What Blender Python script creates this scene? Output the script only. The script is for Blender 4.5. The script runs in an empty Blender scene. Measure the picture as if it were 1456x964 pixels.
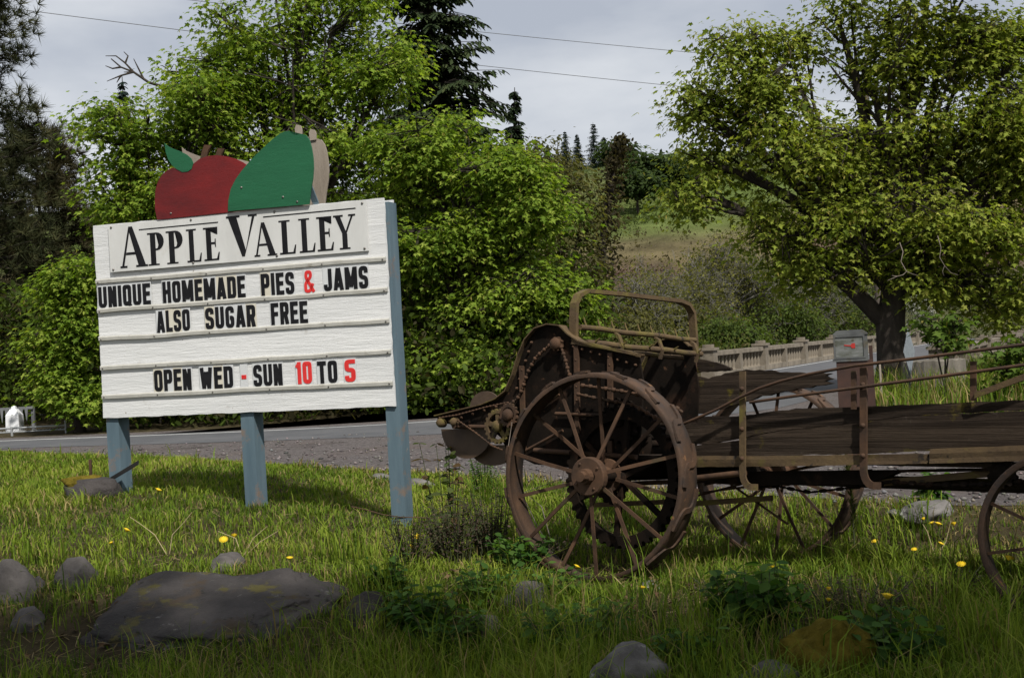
import bpy, bmesh, math, random
import numpy as np
from mathutils import Vector, Matrix, noise as mnoise

SC = bpy.context.scene
COL = SC.collection
R = math.radians

# ------------------------------------------------------------------ camera
ZC, FPX, CX, CY = 1.32, 1800.0, 728.0, 482.0
ROLL, PITCH = R(3.2), 10.0/1800.0
cF = Vector((0, math.cos(PITCH), math.sin(PITCH)))
_r0 = Vector((1, 0, 0)); _u0 = _r0.cross(cF)
cR = (_r0*math.cos(ROLL) - _u0*math.sin(ROLL)).normalized()
cU = (_u0*math.cos(ROLL) + _r0*math.sin(ROLL)).normalized()
CAM = Vector((0, 0, ZC))
cam_d = bpy.data.cameras.new('camera')
cam = bpy.data.objects.new('camera', cam_d); COL.objects.link(cam)
cam_d.sensor_width = 36.0; cam_d.lens = 36.0*FPX/1456.0
cam_d.clip_start = 0.05; cam_d.clip_end = 6000
m = Matrix((cR, cU, -cF)).transposed().to_4x4(); m.translation = CAM
cam.matrix_world = m
SC.camera = cam

# ------------------------------------------------------------------ light
SUN_EL, SUN_AZ = R(52), R(24)          # azimuth measured to the right of straight behind the camera
sd = Vector((math.sin(SUN_AZ)*math.cos(SUN_EL), -math.cos(SUN_AZ)*math.cos(SUN_EL), math.sin(SUN_EL)))
sun_d = bpy.data.lights.new('sun', 'SUN'); sun_d.energy = 5.0; sun_d.angle = R(1.6); sun_d.color = (1.0, 0.96, 0.895)
sun = bpy.data.objects.new('sun', sun_d); COL.objects.link(sun)
sun.rotation_euler = (-sd).to_track_quat('-Z', 'Y').to_euler(); sun.location = (6, -12, 20)

W = bpy.data.worlds.new('World'); SC.world = W; W.use_nodes = True
nt = W.node_tree; nt.nodes.clear()
wo = nt.nodes.new('ShaderNodeOutputWorld'); bg = nt.nodes.new('ShaderNodeBackground')
sky = nt.nodes.new('ShaderNodeTexSky'); sky.sky_type = 'NISHITA'; sky.sun_disc = False
sky.sun_elevation = SUN_EL; sky.sun_rotation = math.atan2(sd.x, sd.y); sky.air_density = 1.0; sky.dust_density = 1.5
bg.inputs['Strength'].default_value = 0.095
tc = nt.nodes.new('ShaderNodeTexCoord')
mp = nt.nodes.new('ShaderNodeMapping'); mp.inputs['Scale'].default_value = (1.0, 1.0, 2.6); mp.inputs['Location'].default_value = (0.35, 0.1, 0.2)
ns = nt.nodes.new('ShaderNodeTexNoise'); ns.inputs['Scale'].default_value = 3.2; ns.inputs['Detail'].default_value = 6; ns.inputs['Roughness'].default_value = 0.52
rp = nt.nodes.new('ShaderNodeValToRGB')
rp.color_ramp.elements[0].position = 0.38; rp.color_ramp.elements[0].color = (4.7, 5.05, 5.75, 1)
rp.color_ramp.elements[1].position = 0.62; rp.color_ramp.elements[1].color = (7.6, 7.8, 8.1, 1)
mx = nt.nodes.new('ShaderNodeMixRGB'); mx.inputs['Fac'].default_value = 0.88      # almost closed cloud cover over the blue
nt.links.new(tc.outputs['Generated'], mp.inputs['Vector']); nt.links.new(mp.outputs['Vector'], ns.inputs['Vector'])
nt.links.new(ns.outputs['Fac'], rp.inputs['Fac'])
nt.links.new(sky.outputs['Color'], mx.inputs['Color1']); nt.links.new(rp.outputs['Color'], mx.inputs['Color2'])
nt.links.new(mx.outputs['Color'], bg.inputs['Color']); nt.links.new(bg.outputs['Background'], wo.inputs['Surface'])

SC.view_settings.view_transform = 'Standard'; SC.view_settings.look = 'None'
SC.view_settings.gamma = 1.0; SC.view_settings.exposure = 0.1
SC.render.engine = 'CYCLES'
SC.render.resolution_x = 1024; SC.render.resolution_y = 677
SC.cycles.max_bounces = 6; SC.cycles.diffuse_bounces = 3; SC.cycles.glossy_bounces = 2
SC.cycles.transmission_bounces = 4; SC.cycles.transparent_max_bounces = 6

# ------------------------------------------------------------------ pixel helpers
def ray(px, py):
    return (cF*FPX + cR*(px-CX) + cU*(CY-py)).normalized()
def hit(px, py, P0, N):
    d = ray(px, py); t = (Vector(P0)-CAM).dot(N)/d.dot(N)
    return CAM + d*t
def at_depth(px, py, depth):
    d = ray(px, py); return CAM + d*(depth/d.y)
def at_z(px, py, z):
    d = ray(px, py); return CAM + d*((z-ZC)/d.z)
def proj(P):
    d = Vector(P)-CAM; w = d.dot(cF)
    return CX+FPX*d.dot(cR)/w, CY-FPX*d.dot(cU)/w
def sstep(a, b, x):
    t = np.clip((x-a)/(b-a), 0, 1); return t*t*(3-2*t)

# ------------------------------------------------------------------ mesh helpers
class MB:
    def __init__(s): s.v = []; s.f = []; s.sm = []
    def add(s, V, F, smooth=False):
        o = len(s.v); s.v.extend([tuple(p) for p in V]); s.f.extend([tuple(i+o for i in f) for f in F]); s.sm.extend([smooth]*len(F)); return s
    def box(s, c, size, rot=None, bev=0.0):
        hx, hy, hz = [k/2 for k in size]; P = []
        for z in (-hz, hz):
            for x, y in ((-hx,-hy),(hx,-hy),(hx,hy),(-hx,hy)): P.append(Vector((x,y,z)))
        if rot is not None: P = [rot @ p for p in P]
        c = Vector(c)
        return s.add([p+c for p in P], [(3,2,1,0),(4,5,6,7),(0,1,5,4),(1,2,6,5),(2,3,7,6),(3,0,4,7)])
    def tube(s, pts, rad, n=8, cap=True, smooth=True, flat=None):
        pts = [Vector(p) for p in pts]; N = len(pts)
        rad = [rad]*N if not hasattr(rad, '__len__') else rad
        V = []; up = Vector((0, 0, 1)); prev = None
        for i in range(N):
            t = (pts[min(i+1, N-1)]-pts[max(i-1, 0)])
            if t.length < 1e-9: t = Vector((0, 0, 1))
            t.normalize()
            if prev is None:
                a = up.cross(t)
                if a.length < 1e-3: a = Vector((1, 0, 0)).cross(t)
            else: a = prev - t*prev.dot(t)
            a.normalize(); b = t.cross(a); prev = a
            for k in range(n):
                an = 2*math.pi*k/n
                V.append(pts[i] + a*(math.cos(an)*rad[i]) + b*(math.sin(an)*rad[i]))
        F = [(i*n+k, i*n+(k+1) % n, (i+1)*n+(k+1) % n, (i+1)*n+k) for i in range(N-1) for k in range(n)]
        s.add(V, F, smooth)
        if cap: s.add(V[:n], [tuple(range(n-1, -1, -1))]); s.add(V[-n:], [tuple(range(n))])
        return s
    def bar(s, pts, w, h, side):
        """flat bar along pts: width w along 'side' vector, thickness h across"""
        pts = [Vector(p) for p in pts]; N = len(pts); side = Vector(side).normalized(); V = []
        for i in range(N):
            t = (pts[min(i+1, N-1)]-pts[max(i-1, 0)]).normalized(); nn = side.cross(t).normalized()
            for a, b in ((-1,-1),(1,-1),(1,1),(-1,1)): V.append(pts[i]+side*(a*w/2)+nn*(b*h/2))
        F = [(i*4+k, i*4+(k+1) % 4, (i+1)*4+(k+1) % 4, (i+1)*4+k) for i in range(N-1) for k in range(4)]
        F += [(3,2,1,0), tuple(4*(N-1)+k for k in range(4))]
        return s.add(V, F)
    def prism(s, poly, origin, ex, ey, ez, th):
        """2D polygon in (ex,ey) extruded along ez by th"""
        o = Vector(origin); ex, ey, ez = Vector(ex), Vector(ey), Vector(ez); n = len(poly)
        A = [o+ex*p[0]+ey*p[1] for p in poly]; B = [a+ez*th for a in A]
        bmx = bmesh.new(); vs = [bmx.verts.new(a) for a in A]; f = bmx.faces.new(vs)
        r = bmesh.ops.triangulate(bmx, faces=[f]); bmx.verts.index_update()
        T = [tuple(v.index for v in ff.verts) for ff in bmx.faces]; bmx.free()
        F = [t for t in T] + [tuple(i+n for i in reversed(t)) for t in T]
        F += [(i, i+n, (i+1) % n+n, (i+1) % n) for i in range(n)]
        return s.add(A+B, F)
    def lathe(s, prof, c, axis, n=24, smooth=True):
        """prof: list of (r, h) along axis"""
        ax = Vector(axis).normalized(); a = ax.cross(Vector((0, 0, 1)))
        if a.length < 1e-3: a = Vector((1, 0, 0))
        a.normalize(); b = ax.cross(a); c = Vector(c); V = []
        for r, h in prof:
            for k in range(n):
                an = 2*math.pi*k/n; V.append(c+ax*h+a*(r*math.cos(an))+b*(r*math.sin(an)))
        m_ = len(prof)
        F = [(i*n+k, i*n+(k+1) % n, (i+1)*n+(k+1) % n, (i+1)*n+k) for i in range(m_-1) for k in range(n)]
        return s.add(V, F, smooth)
    def build(s, name, mat, parent=None, kind=None):
        me = bpy.data.meshes.new(name); me.from_pydata(s.v, [], s.f); me.update()
        me.polygons.foreach_set('use_smooth', s.sm)
        bm_ = bmesh.new(); bm_.from_mesh(me); bmesh.ops.recalc_face_normals(bm_, faces=bm_.faces); bm_.to_mesh(me); bm_.free()
        me.materials.append(mat); return link(name, me, parent, kind)

def link(name, me, parent=None, kind=None):
    o = bpy.data.objects.new(name, me); COL.objects.link(o)
    if parent is not None: o.parent = parent
    if kind: o['kind'] = kind
    return o
def np_mesh(name, V, F, mat, col=None, smooth=False):
    V = np.ascontiguousarray(V, np.float32); F = np.ascontiguousarray(F, np.int32)
    me = bpy.data.meshes.new(name); k = F.shape[1]
    me.vertices.add(len(V)); me.vertices.foreach_set('co', V.ravel())
    me.loops.add(F.size); me.loops.foreach_set('vertex_index', F.ravel())
    me.polygons.add(len(F)); me.polygons.foreach_set('loop_start', np.arange(0, F.size, k, dtype=np.int32))
    if smooth: me.polygons.foreach_set('use_smooth', np.ones(len(F), bool))
    if col is not None:
        a = me.color_attributes.new('tint', 'FLOAT_COLOR', 'POINT')
        c4 = np.ones((len(V), 4), np.float32); c4[:, :3] = col; a.data.foreach_set('color', c4.ravel())
    me.update(calc_edges=True); me.validate(); me.materials.append(mat)
    return me
def empty(name, loc=(0, 0, 0), rz=0.0):
    o = bpy.data.objects.new(name, None); COL.objects.link(o); o.location = loc; o.rotation_euler = (0, 0, rz); o.empty_display_size = 0.1
    return o
def tag(o, label, cat, group=None, kind=None):
    o['label'] = label; o['category'] = cat
    if group: o['group'] = group
    if kind: o['kind'] = kind
    return o
def struct(o): o['kind'] = 'structure'; return o

# ------------------------------------------------------------------ materials
def new_mat(name):
    mt = bpy.data.materials.new(name); mt.use_nodes = True; n = mt.node_tree; n.nodes.clear()
    return mt, n, n.nodes.new, n.links.new
def noise_node(N, L, vec, scale, detail=5, rough=0.6, stretch=None):
    if stretch is not None:
        mp_ = N('ShaderNodeMapping'); mp_.inputs['Scale'].default_value = stretch; L(vec, mp_.inputs['Vector']); vec = mp_.outputs['Vector']
    n_ = N('ShaderNodeTexNoise'); n_.inputs['Scale'].default_value = scale; n_.inputs['Detail'].default_value = detail; n_.inputs['Roughness'].default_value = rough
    L(vec, n_.inputs['Vector']); return n_.outputs['Fac']
def ramp(N, L, fac, stops):
    r_ = N('ShaderNodeValToRGB'); e = r_.color_ramp.elements
    while len(e) < len(stops): e.new(0.5)
    for k, (p, c) in enumerate(stops): e[k].position = p; e[k].color = (c[0], c[1], c[2], 1) if hasattr(c, '__len__') else (c, c, c, 1)
    L(fac, r_.inputs['Fac']); return r_.outputs['Color']
def mixc(N, L, fac, a, b, mode='MIX'):
    x = N('ShaderNodeMixRGB'); x.blend_type = mode
    for sock, v in (('Fac', fac), ('Color1', a), ('Color2', b)):
        if hasattr(v, 'links') or hasattr(v, 'is_linked'): L(v, x.inputs[sock])
        elif sock == 'Fac': x.inputs[sock].default_value = v
        else: x.inputs[sock].default_value = (v[0], v[1], v[2], 1)
    return x.outputs['Color']
def pm(name, c1, c2, scale=6, rough=0.8, bump=0.3, bscale=None, metal=0.0, stretch=None, spots=None, spec=0.4, bdist=0.01):
    """two-tone worn surface; spots = list of (colour, noise scale, threshold, softness)"""
    mt, n, N, L = new_mat(name)
    out = N('ShaderNodeOutputMaterial'); b = N('ShaderNodeBsdfPrincipled'); L(b.outputs[0], out.inputs[0])
    tcn = N('ShaderNodeTexCoord'); v = tcn.outputs['Object']
    fac = noise_node(N, L, v, scale, 6, 0.62, stretch)
    colr = ramp(N, L, fac, [(0.32, c1), (0.68, c2)])
    for i, (sc_, ss, th, so) in enumerate(spots or []):
        mp2 = N('ShaderNodeMapping'); mp2.inputs['Location'].default_value = (3.1*i+1.7, 5.3*i, 2.2*i); L(v, mp2.inputs['Vector'])
        f2 = noise_node(N, L, mp2.outputs['Vector'], ss, 6, 0.65)
        msk = ramp(N, L, f2, [(th, 0.0), (min(th+so, 0.999), 1.0)])
        colr = mixc(N, L, msk, colr, sc_)
    L(colr, b.inputs['Base Color'])
    b.inputs['Roughness'].default_value = rough; b.inputs['Metallic'].default_value = metal
    b.inputs['Specular IOR Level'].default_value = spec
    if bump:
        f3 = noise_node(N, L, v, bscale or scale*4, 11, 0.74, stretch)
        bp = N('ShaderNodeBump'); bp.inputs['Strength'].default_value = bump; bp.inputs['Distance'].default_value = bdist
        L(f3, bp.inputs['Height']); L(bp.outputs['Normal'], b.inputs['Normal'])
    return mt
def leafm(name, trans=0.35, rough=0.5, spec=0.3):
    mt, n, N, L = new_mat(name)
    out = N('ShaderNodeOutputMaterial'); b = N('ShaderNodeBsdfPrincipled'); t = N('ShaderNodeBsdfTranslucent'); mxs = N('ShaderNodeMixShader')
    a = N('ShaderNodeAttribute'); a.attribute_name = 'tint'
    L(a.outputs['Color'], b.inputs['Base Color'])
    g = mixc(N, L, 1.0, a.outputs['Color'], (1.15, 1.2, 0.55), 'MULTIPLY'); L(g, t.inputs['Color'])
    b.inputs['Roughness'].default_value = rough; b.inputs['Specular IOR Level'].default_value = spec
    mxs.inputs['Fac'].default_value = trans
    L(b.outputs[0], mxs.inputs[1]); L(t.outputs[0], mxs.inputs[2]); L(mxs.outputs[0], out.inputs[0])
    return mt

M = {}
M['leaf'] = leafm('leaf', 0.50, 0.6, 0.10); M['needle'] = leafm('needle', 0.12, 0.7, 0.08); M['grass'] = leafm('grass', 0.34, 0.65, 0.08)
M['petal'] = leafm('petal', 0.15, 0.7, 0.1)
M['bark'] = pm('bark', (0.016, 0.012, 0.009), (0.046, 0.036, 0.027), 5, 0.95, 0.9, 14, stretch=(1, 1, 0.25), spots=[((0.04, 0.046, 0.024), 3, 0.6, 0.12)], bdist=0.04)
M['lichen_bark'] = pm('lichen_bark', (0.075, 0.068, 0.055), (0.20, 0.195, 0.165), 4, 0.95, 0.5, 10, bdist=0.03)
M['dead_twig'] = pm('dead_twig', (0.16, 0.125, 0.10), (0.28, 0.24, 0.2), 6, 0.9, 0.3)
M['straw'] = pm('straw', (0.30, 0.23, 0.12), (0.42, 0.35, 0.2), 9, 0.9, 0.2)
# ------------------------------------------------------------------ terrain
WGA = R(-42.0); _w = at_depth(835, 668, 7.36); WGX, WGY = _w.x, _w.y      # where the wagon stands
EDGE = [at_z(x, y, 0) for x, y in ((-500, 622), (-200, 634), (0, 645), (150, 651), (300, 657), (450, 664), (600, 672), (750, 682), (900, 692), (1050, 702), (1300, 718), (1456, 722), (1800, 700), (2600, 650))]
_ex = np.array([p.x for p in EDGE]); _ey = np.array([p.y for p in EDGE])
def y_edge(x): return np.interp(x, _ex, _ey)
def nz2(x, y, s, seed=0.0):
    return np.array([mnoise.noise(Vector((a*s+seed, b*s-seed, seed))) for a, b in zip(np.ravel(x), np.ravel(y))]).reshape(np.shape(x))
def gz(x, y, rough=True):
    x = np.asarray(x, float); y = np.asarray(y, float)
    m_ = sstep(0.0, 3.5, y_edge(x)-y)
    h = 0.29*sstep(-0.2, -3.4, x)*m_*sstep(6.2, 9.5, y)
    h = h - 0.26*sstep(7.6, 6.0, y)*sstep(1.0, -0.6, x)*sstep(-6, 3.5, y)
    h = h - 0.10*sstep(6.3, 4.6, y)*sstep(0.2, 1.2, x)*sstep(-6, 3.5, y)
    # shallow swale under the far side of the wagon
    ws, wt = (x-WGX)*math.cos(WGA)+(y-WGY)*math.sin(WGA), -(x-WGX)*math.sin(WGA)+(y-WGY)*math.cos(WGA)
    h = h - 0.065*np.exp(-(ws/0.9)**2-((wt-0.1)/0.7)**2)
    h = h - 0.24*sstep(0.7, 1.5, wt)*(1-sstep(2.3, 3.3, wt))*sstep(-1.6, -0.6, ws)*(1-sstep(3.4, 4.6, ws))*sstep(0.0, 0.9, y_edge(x)-y)
    if rough: h = h + 0.018*np.sin(x*2.3+1.1*np.sin(y*1.7))*np.cos(y*2.1+0.7*np.sin(x*1.3))*m_
    # hill far behind
    return h
def gzf(x, y): return float(gz(x, y))

M['soil'] = pm('soil', (0.034, 0.026, 0.015), (0.070, 0.058, 0.028), 1.2, 1.0, 0.8, 40, spots=[((0.12, 0.095, 0.05), 2.2, 0.58, 0.12)], spec=0.1, bdist=0.03)
def axis(vals):
    out = []
    for a, b, st in vals: out += list(np.arange(a, b, st))
    return np.array(out+[vals[-1][1]])
gx = axis([(-4000, -1000, 1500), (-1000, -100, 300), (-100, -20, 20), (-20, -8, 1.5), (-8, 7, 0.13), (7, 20, 1.3), (20, 100, 20), (100, 1000, 300), (1000, 4000, 1500)])
gy = axis([(-400, -40, 120), (-40, 0, 8), (0, 3.5, 0.5), (3.5, 14, 0.13), (14, 26, 0.5), (26, 100, 8), (100, 1000, 150), (1000, 5000, 1000)])
GX, GY = np.meshgrid(gx, gy)
GZ = gz(GX, GY)
V = np.stack([GX, GY, GZ], -1).reshape(-1, 3); nx = len(gx); ny = len(gy)
I = (np.arange(ny-1)[:, None]*nx+np.arange(nx-1)[None, :]).ravel()
ground = struct(link('ground', np_mesh('ground', V, np.stack([I, I+1, I+nx+1, I+nx], 1), M['soil'], smooth=True)))

def sheet(name, A, B, z, mat, parent=None, n=80, thick=0.0):
    """strip between polylines A and B (lists of (x,y)), both resampled to n"""
    def res(P):
        P = np.array([(p[0], p[1]) for p in P], float); d = np.r_[0, np.cumsum(np.hypot(*np.diff(P, axis=0).T))]
        t = np.linspace(0, d[-1], n); return np.stack([np.interp(t, d, P[:, 0]), np.interp(t, d, P[:, 1])], 1)
    a, b = res(A), res(B); mb = MB()
    Vv = [(p[0], p[1], z) for p in a]+[(p[0], p[1], z) for p in b]
    mb.add(Vv, [(i, i+1, n+i+1, n+i) for i in range(n-1)])
    return mb.build(name, mat, parent)
def smooth_line(P, it=3):
    P = [Vector((p[0], p[1])) for p in P]
    for _ in range(it):
        Q = [P[0]]
        for a, b in zip(P[:-1], P[1:]): Q += [a*0.75+b*0.25, a*0.25+b*0.75]
        P = Q+[P[-1]]
    return [(p.x, p.y) for p in P]
M['gravel'] = pm('gravel', (0.062, 0.053, 0.051), (0.150, 0.132, 0.127), 16, 0.95, 1.0, 50, spots=[((0.28, 0.255, 0.24), 30, 0.60, 0.05), ((0.042, 0.034, 0.03), 1.6, 0.55, 0.16), ((0.11, 0.088, 0.078), 0.7, 0.5, 0.2), ((0.05, 0.042, 0.038), 9, 0.58, 0.1)], spec=0.2, bdist=0.03)
M['asphalt'] = pm('asphalt', (0.066, 0.068, 0.073), (0.100, 0.100, 0.104), 0.8, 0.9, 0.5, 70, spots=[((0.13, 0.127, 0.124), 30, 0.62, 0.05), ((0.045, 0.045, 0.048), 1.4, 0.58, 0.12)], spec=0.25, bdist=0.01)
M['road_paint'] = pm('road_paint', (0.40, 0.40, 0.39), (0.55, 0.55, 0.53), 5, 0.8, 0.2, 40, spots=[((0.2, 0.2, 0.2), 9, 0.6, 0.08)])
GEDGE = [(p.x, p.y) for p in EDGE]
FAR = smooth_line([(-70, 36), (-30, 30.5), (-10.4, 25.6), (-5.6, 23.9), (-1.4, 23.4), (1.6, 26), (4.2, 34), (7.2, 40.5), (13.2, 53), (29.9, 88), (55, 140)])
NEAR = smooth_line([(-70, 29), (-30, 25), (-10.6, 23.2), (-5.2, 20.9), (-1.5, 19.7), (1.8, 19.6), (4.2, 21), (5.5, 23.5), (6.3, 26), (9.2, 31), (13.5, 40), (22, 57.5), (61, 138)])
gravel = struct(sheet('gravel_shoulder', smooth_line(GEDGE, 2), smooth_line([(-75, 40), (-30, 31.3), (-10.4, 26.2), (-1.4, 24.0), (1.2, 26), (3, 33), (6, 40), (8, 39), (9, 31), (16, 33), (45, 40), (80, 45)], 2), 0.006, M['gravel'], n=110))
road = struct(sheet('road', FAR, NEAR, 0.011, M['asphalt'], n=120))
def offset(P, d):
    out = []
    for i, p in enumerate(P):
        a = Vector(P[max(i-1, 0)]); b = Vector(P[min(i+1, len(P)-1)]); t = (b-a).normalized(); out.append((p[0]+t.y*d, p[1]-t.x*d))
    return out
for lo, hi in ((0.35, 0.46),):
    sheet('edge_line', offset(FAR, lo), offset(FAR, hi), 0.0155, M['road_paint'], road, n=160)

# grass island round the right-hand tree, a low mound
isl = [(5.4, 18.2), (6.4, 17.0), (9, 16.3), (16, 17), (30, 20), (32, 30), (24, 42), (14.2, 37.0), (11.2, 31.6), (9.6, 29.4), (7.4, 26.4), (6.3, 23.2), (5.6, 20)]
mbi = MB(); mbi.prism(isl, (0, 0, -0.05), (1, 0, 0), (0, 1, 0), (0, 0, 1), 0.075)
verge = struct(mbi.build('grass_verge', M['soil']))

# hill far behind, real terrain of its own
M['hill'] = None
def make_hill_mat():
    mt, n, N, L = new_mat('hill'); out = N('ShaderNodeOutputMaterial'); b = N('ShaderNodeBsdfPrincipled'); L(b.outputs[0], out.inputs[0])
    a = N('ShaderNodeAttribute'); a.attribute_name = 'tint'; tcn = N('ShaderNodeTexCoord')
    f = noise_node(N, L, tcn.outputs['Object'], 0.22, 8, 0.7); r_ = ramp(N, L, f, [(0.3, 0.55), (0.7, 1.35)])
    c = mixc(N, L, 1.0, a.outputs['Color'], r_, 'MULTIPLY'); L(c, b.inputs['Base Color']); b.inputs['Roughness'].default_value = 1.0; b.inputs['Specular IOR Level'].default_value = 0.05
    f2 = noise_node(N, L, tcn.outputs['Object'], 0.9, 6, 0.7); bp = N('ShaderNodeBump'); bp.inputs['Strength'].default_value = 1.0; bp.inputs['Distance'].default_value = 0.8
    L(f2, bp.inputs['Height']); L(bp.outputs['Normal'], b.inputs['Normal'])
    return mt
M['hill'] = make_hill_mat()
def hill_z(x, y):
    x = np.asarray(x, float); y = np.asarray(y, float)
    h = np.interp(y, [78, 95, 115, 140, 150, 185, 215, 260, 330], [-1.5, 2.5, 8.0, 15.5, 17.2, 26.5, 32, 33, 20])
    h = h*(1+0.0012*(x-10)) + 0.8*np.sin(x*0.07+y*0.03)+0.5*np.sin(x*0.19-y*0.11)
    return h*sstep(-260, -120, x)*(1-sstep(150, 300, x)) - 1.2
hx = np.arange(-260, 301, 4.0); hy = np.arange(78, 331, 3.0)
HX, HY = np.meshgrid(hx, hy); HZ = hill_z(HX, HY); V = np.stack([HX, HY, HZ], -1).reshape(-1, 3)
cc = np.zeros((len(V), 3)); yy = V[:, 1]+4*np.sin(V[:, 0]*0.11)+2*np.sin(V[:, 0]*0.31+1)
bands = [78, 104, 110, 120, 127, 134, 139, 160, 172, 200, 330]
bc = [(0.068, 0.074, 0.034), (0.081, 0.081, 0.041), (0.115, 0.074, 0.059), (0.108, 0.074, 0.057), (0.135, 0.111, 0.057), (0.128, 0.108, 0.057), (0.115, 0.142, 0.043), (0.101, 0.142, 0.035), (0.115, 0.128, 0.046), (0.074, 0.101, 0.035), (0.061, 0.074, 0.038)]
for k in range(3): cc[:, k] = np.interp(yy, bands, [c[k] for c in bc])
nx = len(hx); ny = len(hy); I = (np.arange(ny-1)[:, None]*nx+np.arange(nx-1)[None, :]).ravel()
hill = struct(link('hill', np_mesh('hill', V, np.stack([I, I+1, I+nx+1, I+nx], 1), M['hill'], cc, True)))
# ------------------------------------------------------------------ the farm sign
BL = at_depth(147, 595, 10.2); BR = at_depth(562, 577, 9.4)
BR.z = BL.z = (BL.z+BR.z)/2
SW = math.hypot(BR.x-BL.x, BR.y-BL.y); SA = math.atan2(BR.y-BL.y, BR.x-BL.x)
sT = Vector((math.cos(SA), math.sin(SA), 0)); sN = Vector((-math.sin(SA), math.cos(SA), 0))   # tangent, into the back
def suv(px, py, back=0.0):
    P = hit(px, py, BL+sN*back, sN)-BL
    return P.dot(sT), P.z
SH = (suv(130, 322)[1]+suv(546, 281)[1])/2
sgb = Vector((BL.x, BL.y, gzf(BL.x, BL.y)))
sign = tag(empty('farm_sign', (BL.x, BL.y, BL.z), SA), 'white wooden roadside farm sign on three blue posts, topped by apple and pear', 'sign')
def z5(x, y): return suv(110+x/2.9714, 160+y/2.9714)
def z6(x, y): return suv(110+x/2.7472, 440+y/2.7472)

M['white_board'] = pm('white_board', (0.56, 0.565, 0.56), (0.68, 0.68, 0.67), 3, 0.75, 0.6, 22, stretch=(0.16, 1, 1.7), spots=[((0.43, 0.415, 0.385), 4, 0.62, 0.12), ((0.36, 0.33, 0.29), 1.3, 0.66, 0.2), ((0.24, 0.21, 0.18), 26, 0.70, 0.02)], bdist=0.012)
M['plate_white'] = pm('plate_white', (0.50, 0.50, 0.48), (0.60, 0.60, 0.58), 5, 0.6, 0.12, 30, stretch=(1, 1, 0.3), spots=[((0.46, 0.43, 0.38), 4, 0.63, 0.15)])
M['rail_grey'] = pm('rail_grey', (0.36, 0.35, 0.31), (0.46, 0.45, 0.41), 9, 0.7, 0.2, 30, spots=[((0.25, 0.23, 0.19), 8, 0.6, 0.1)])
M['blue_post'] = pm('blue_post', (0.062, 0.10, 0.125), (0.105, 0.155, 0.185), 7, 0.8, 0.5, 24, stretch=(1, 1, 0.12), spots=[((0.16, 0.125, 0.10), 5, 0.56, 0.1), ((0.2, 0.18, 0.16), 14, 0.66, 0.05)], bdist=0.006)
M['black_paint'] = pm('black_paint', (0.005, 0.005, 0.006), (0.011, 0.011, 0.013), 12, 0.6, 0.1, spec=0.2)
M['red_letter'] = pm('red_letter', (0.55, 0.02, 0.02), (0.66, 0.035, 0.03), 9, 0.45, 0.05)
M['tile_clear'] = pm('tile_clear', (0.52, 0.53, 0.53), (0.60, 0.61, 0.61), 4, 0.35, 0.05)
M['tile_beige'] = pm('tile_beige', (0.54, 0.50, 0.40), (0.60, 0.57, 0.48), 4, 0.35, 0.05)
M['apple_red'] = pm('apple_red', (0.065, 0.004, 0.005), (0.21, 0.008, 0.007), 2.2, 0.55, 0.25, 40, stretch=(0.4, 1, 1), spots=[((0.035, 0.004, 0.006), 2.4, 0.56, 0.25)])
M['pear_green'] = pm('pear_green', (0.005, 0.072, 0.028), (0.010, 0.108, 0.044), 2.5, 0.55, 0.3, 36, stretch=(0.3, 1, 1.2), spots=[((0.016, 0.11, 0.052), 9, 0.64, 0.1)])
M['bare_ply'] = pm('bare_ply', (0.20, 0.165, 0.13), (0.36, 0.31, 0.255), 3.5, 0.9, 0.6, 22, stretch=(1, 1, 0.2), spots=[((0.12, 0.10, 0.08), 5, 0.6, 0.1)])
M['rust'] = pm('rust', (0.028, 0.015, 0.008), (0.084, 0.041, 0.019), 7, 0.85, 0.5, 40, spots=[((0.055, 0.045, 0.02), 4, 0.6, 0.12)], bdist=0.006)
M['screw'] = pm('screw', (0.12, 0.11, 0.10), (0.25, 0.23, 0.21), 20, 0.5, 0.1, metal=0.5)

BT, GAP = 0.018, 0.150                       # board thickness; distance to the back board
def board_mesh(y0, seed):
    """weathered sheet with slightly uneven edge"""
    rnd = random.Random(seed); mb = MB(); nx_, nz_ = 40, 26; Vf = []; 
    for j in range(nz_+1):
        for i in range(nx_+1):
            x = SW*i/nx_; z = SH*j/nz_
            if i in (0, nx_): x += rnd.uniform(-0.003, 0.003)
            if j in (0, nz_): z += rnd.uniform(-0.003, 0.003)
            Vf.append((x, y0+0.006*math.sin(x*1.9+seed)*math.sin(z*2.1), z))
    nn = (nx_+1)*(nz_+1); Vb = [(a, b+BT, c) for a, b, c in Vf]; F = []
    for j in range(nz_):
        for i in range(nx_):
            k = j*(nx_+1)+i; F.append((k, k+1, k+nx_+2, k+nx_+1)); F.append((nn+k+nx_+1, nn+k+nx_+2, nn+k+1, nn+k))
    ring = [i for i in range(nx_+1)]+[j*(nx_+1)+nx_ for j in range(1, nz_+1)]+[nz_*(nx_+1)+i for i in range(nx_-1, -1, -1)]+[j*(nx_+1) for j in range(nz_-1, 0, -1)]
    for a, b in zip(ring, ring[1:]+ring[:1]): F.append((a, nn+a, nn+b, b))
    return mb.add(Vf+Vb, F)
board_mesh(0.0, 1).build('board', M['white_board'], sign)
board_mesh(GAP+BT, 2).build('board', M['white_board'], sign)

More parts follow.
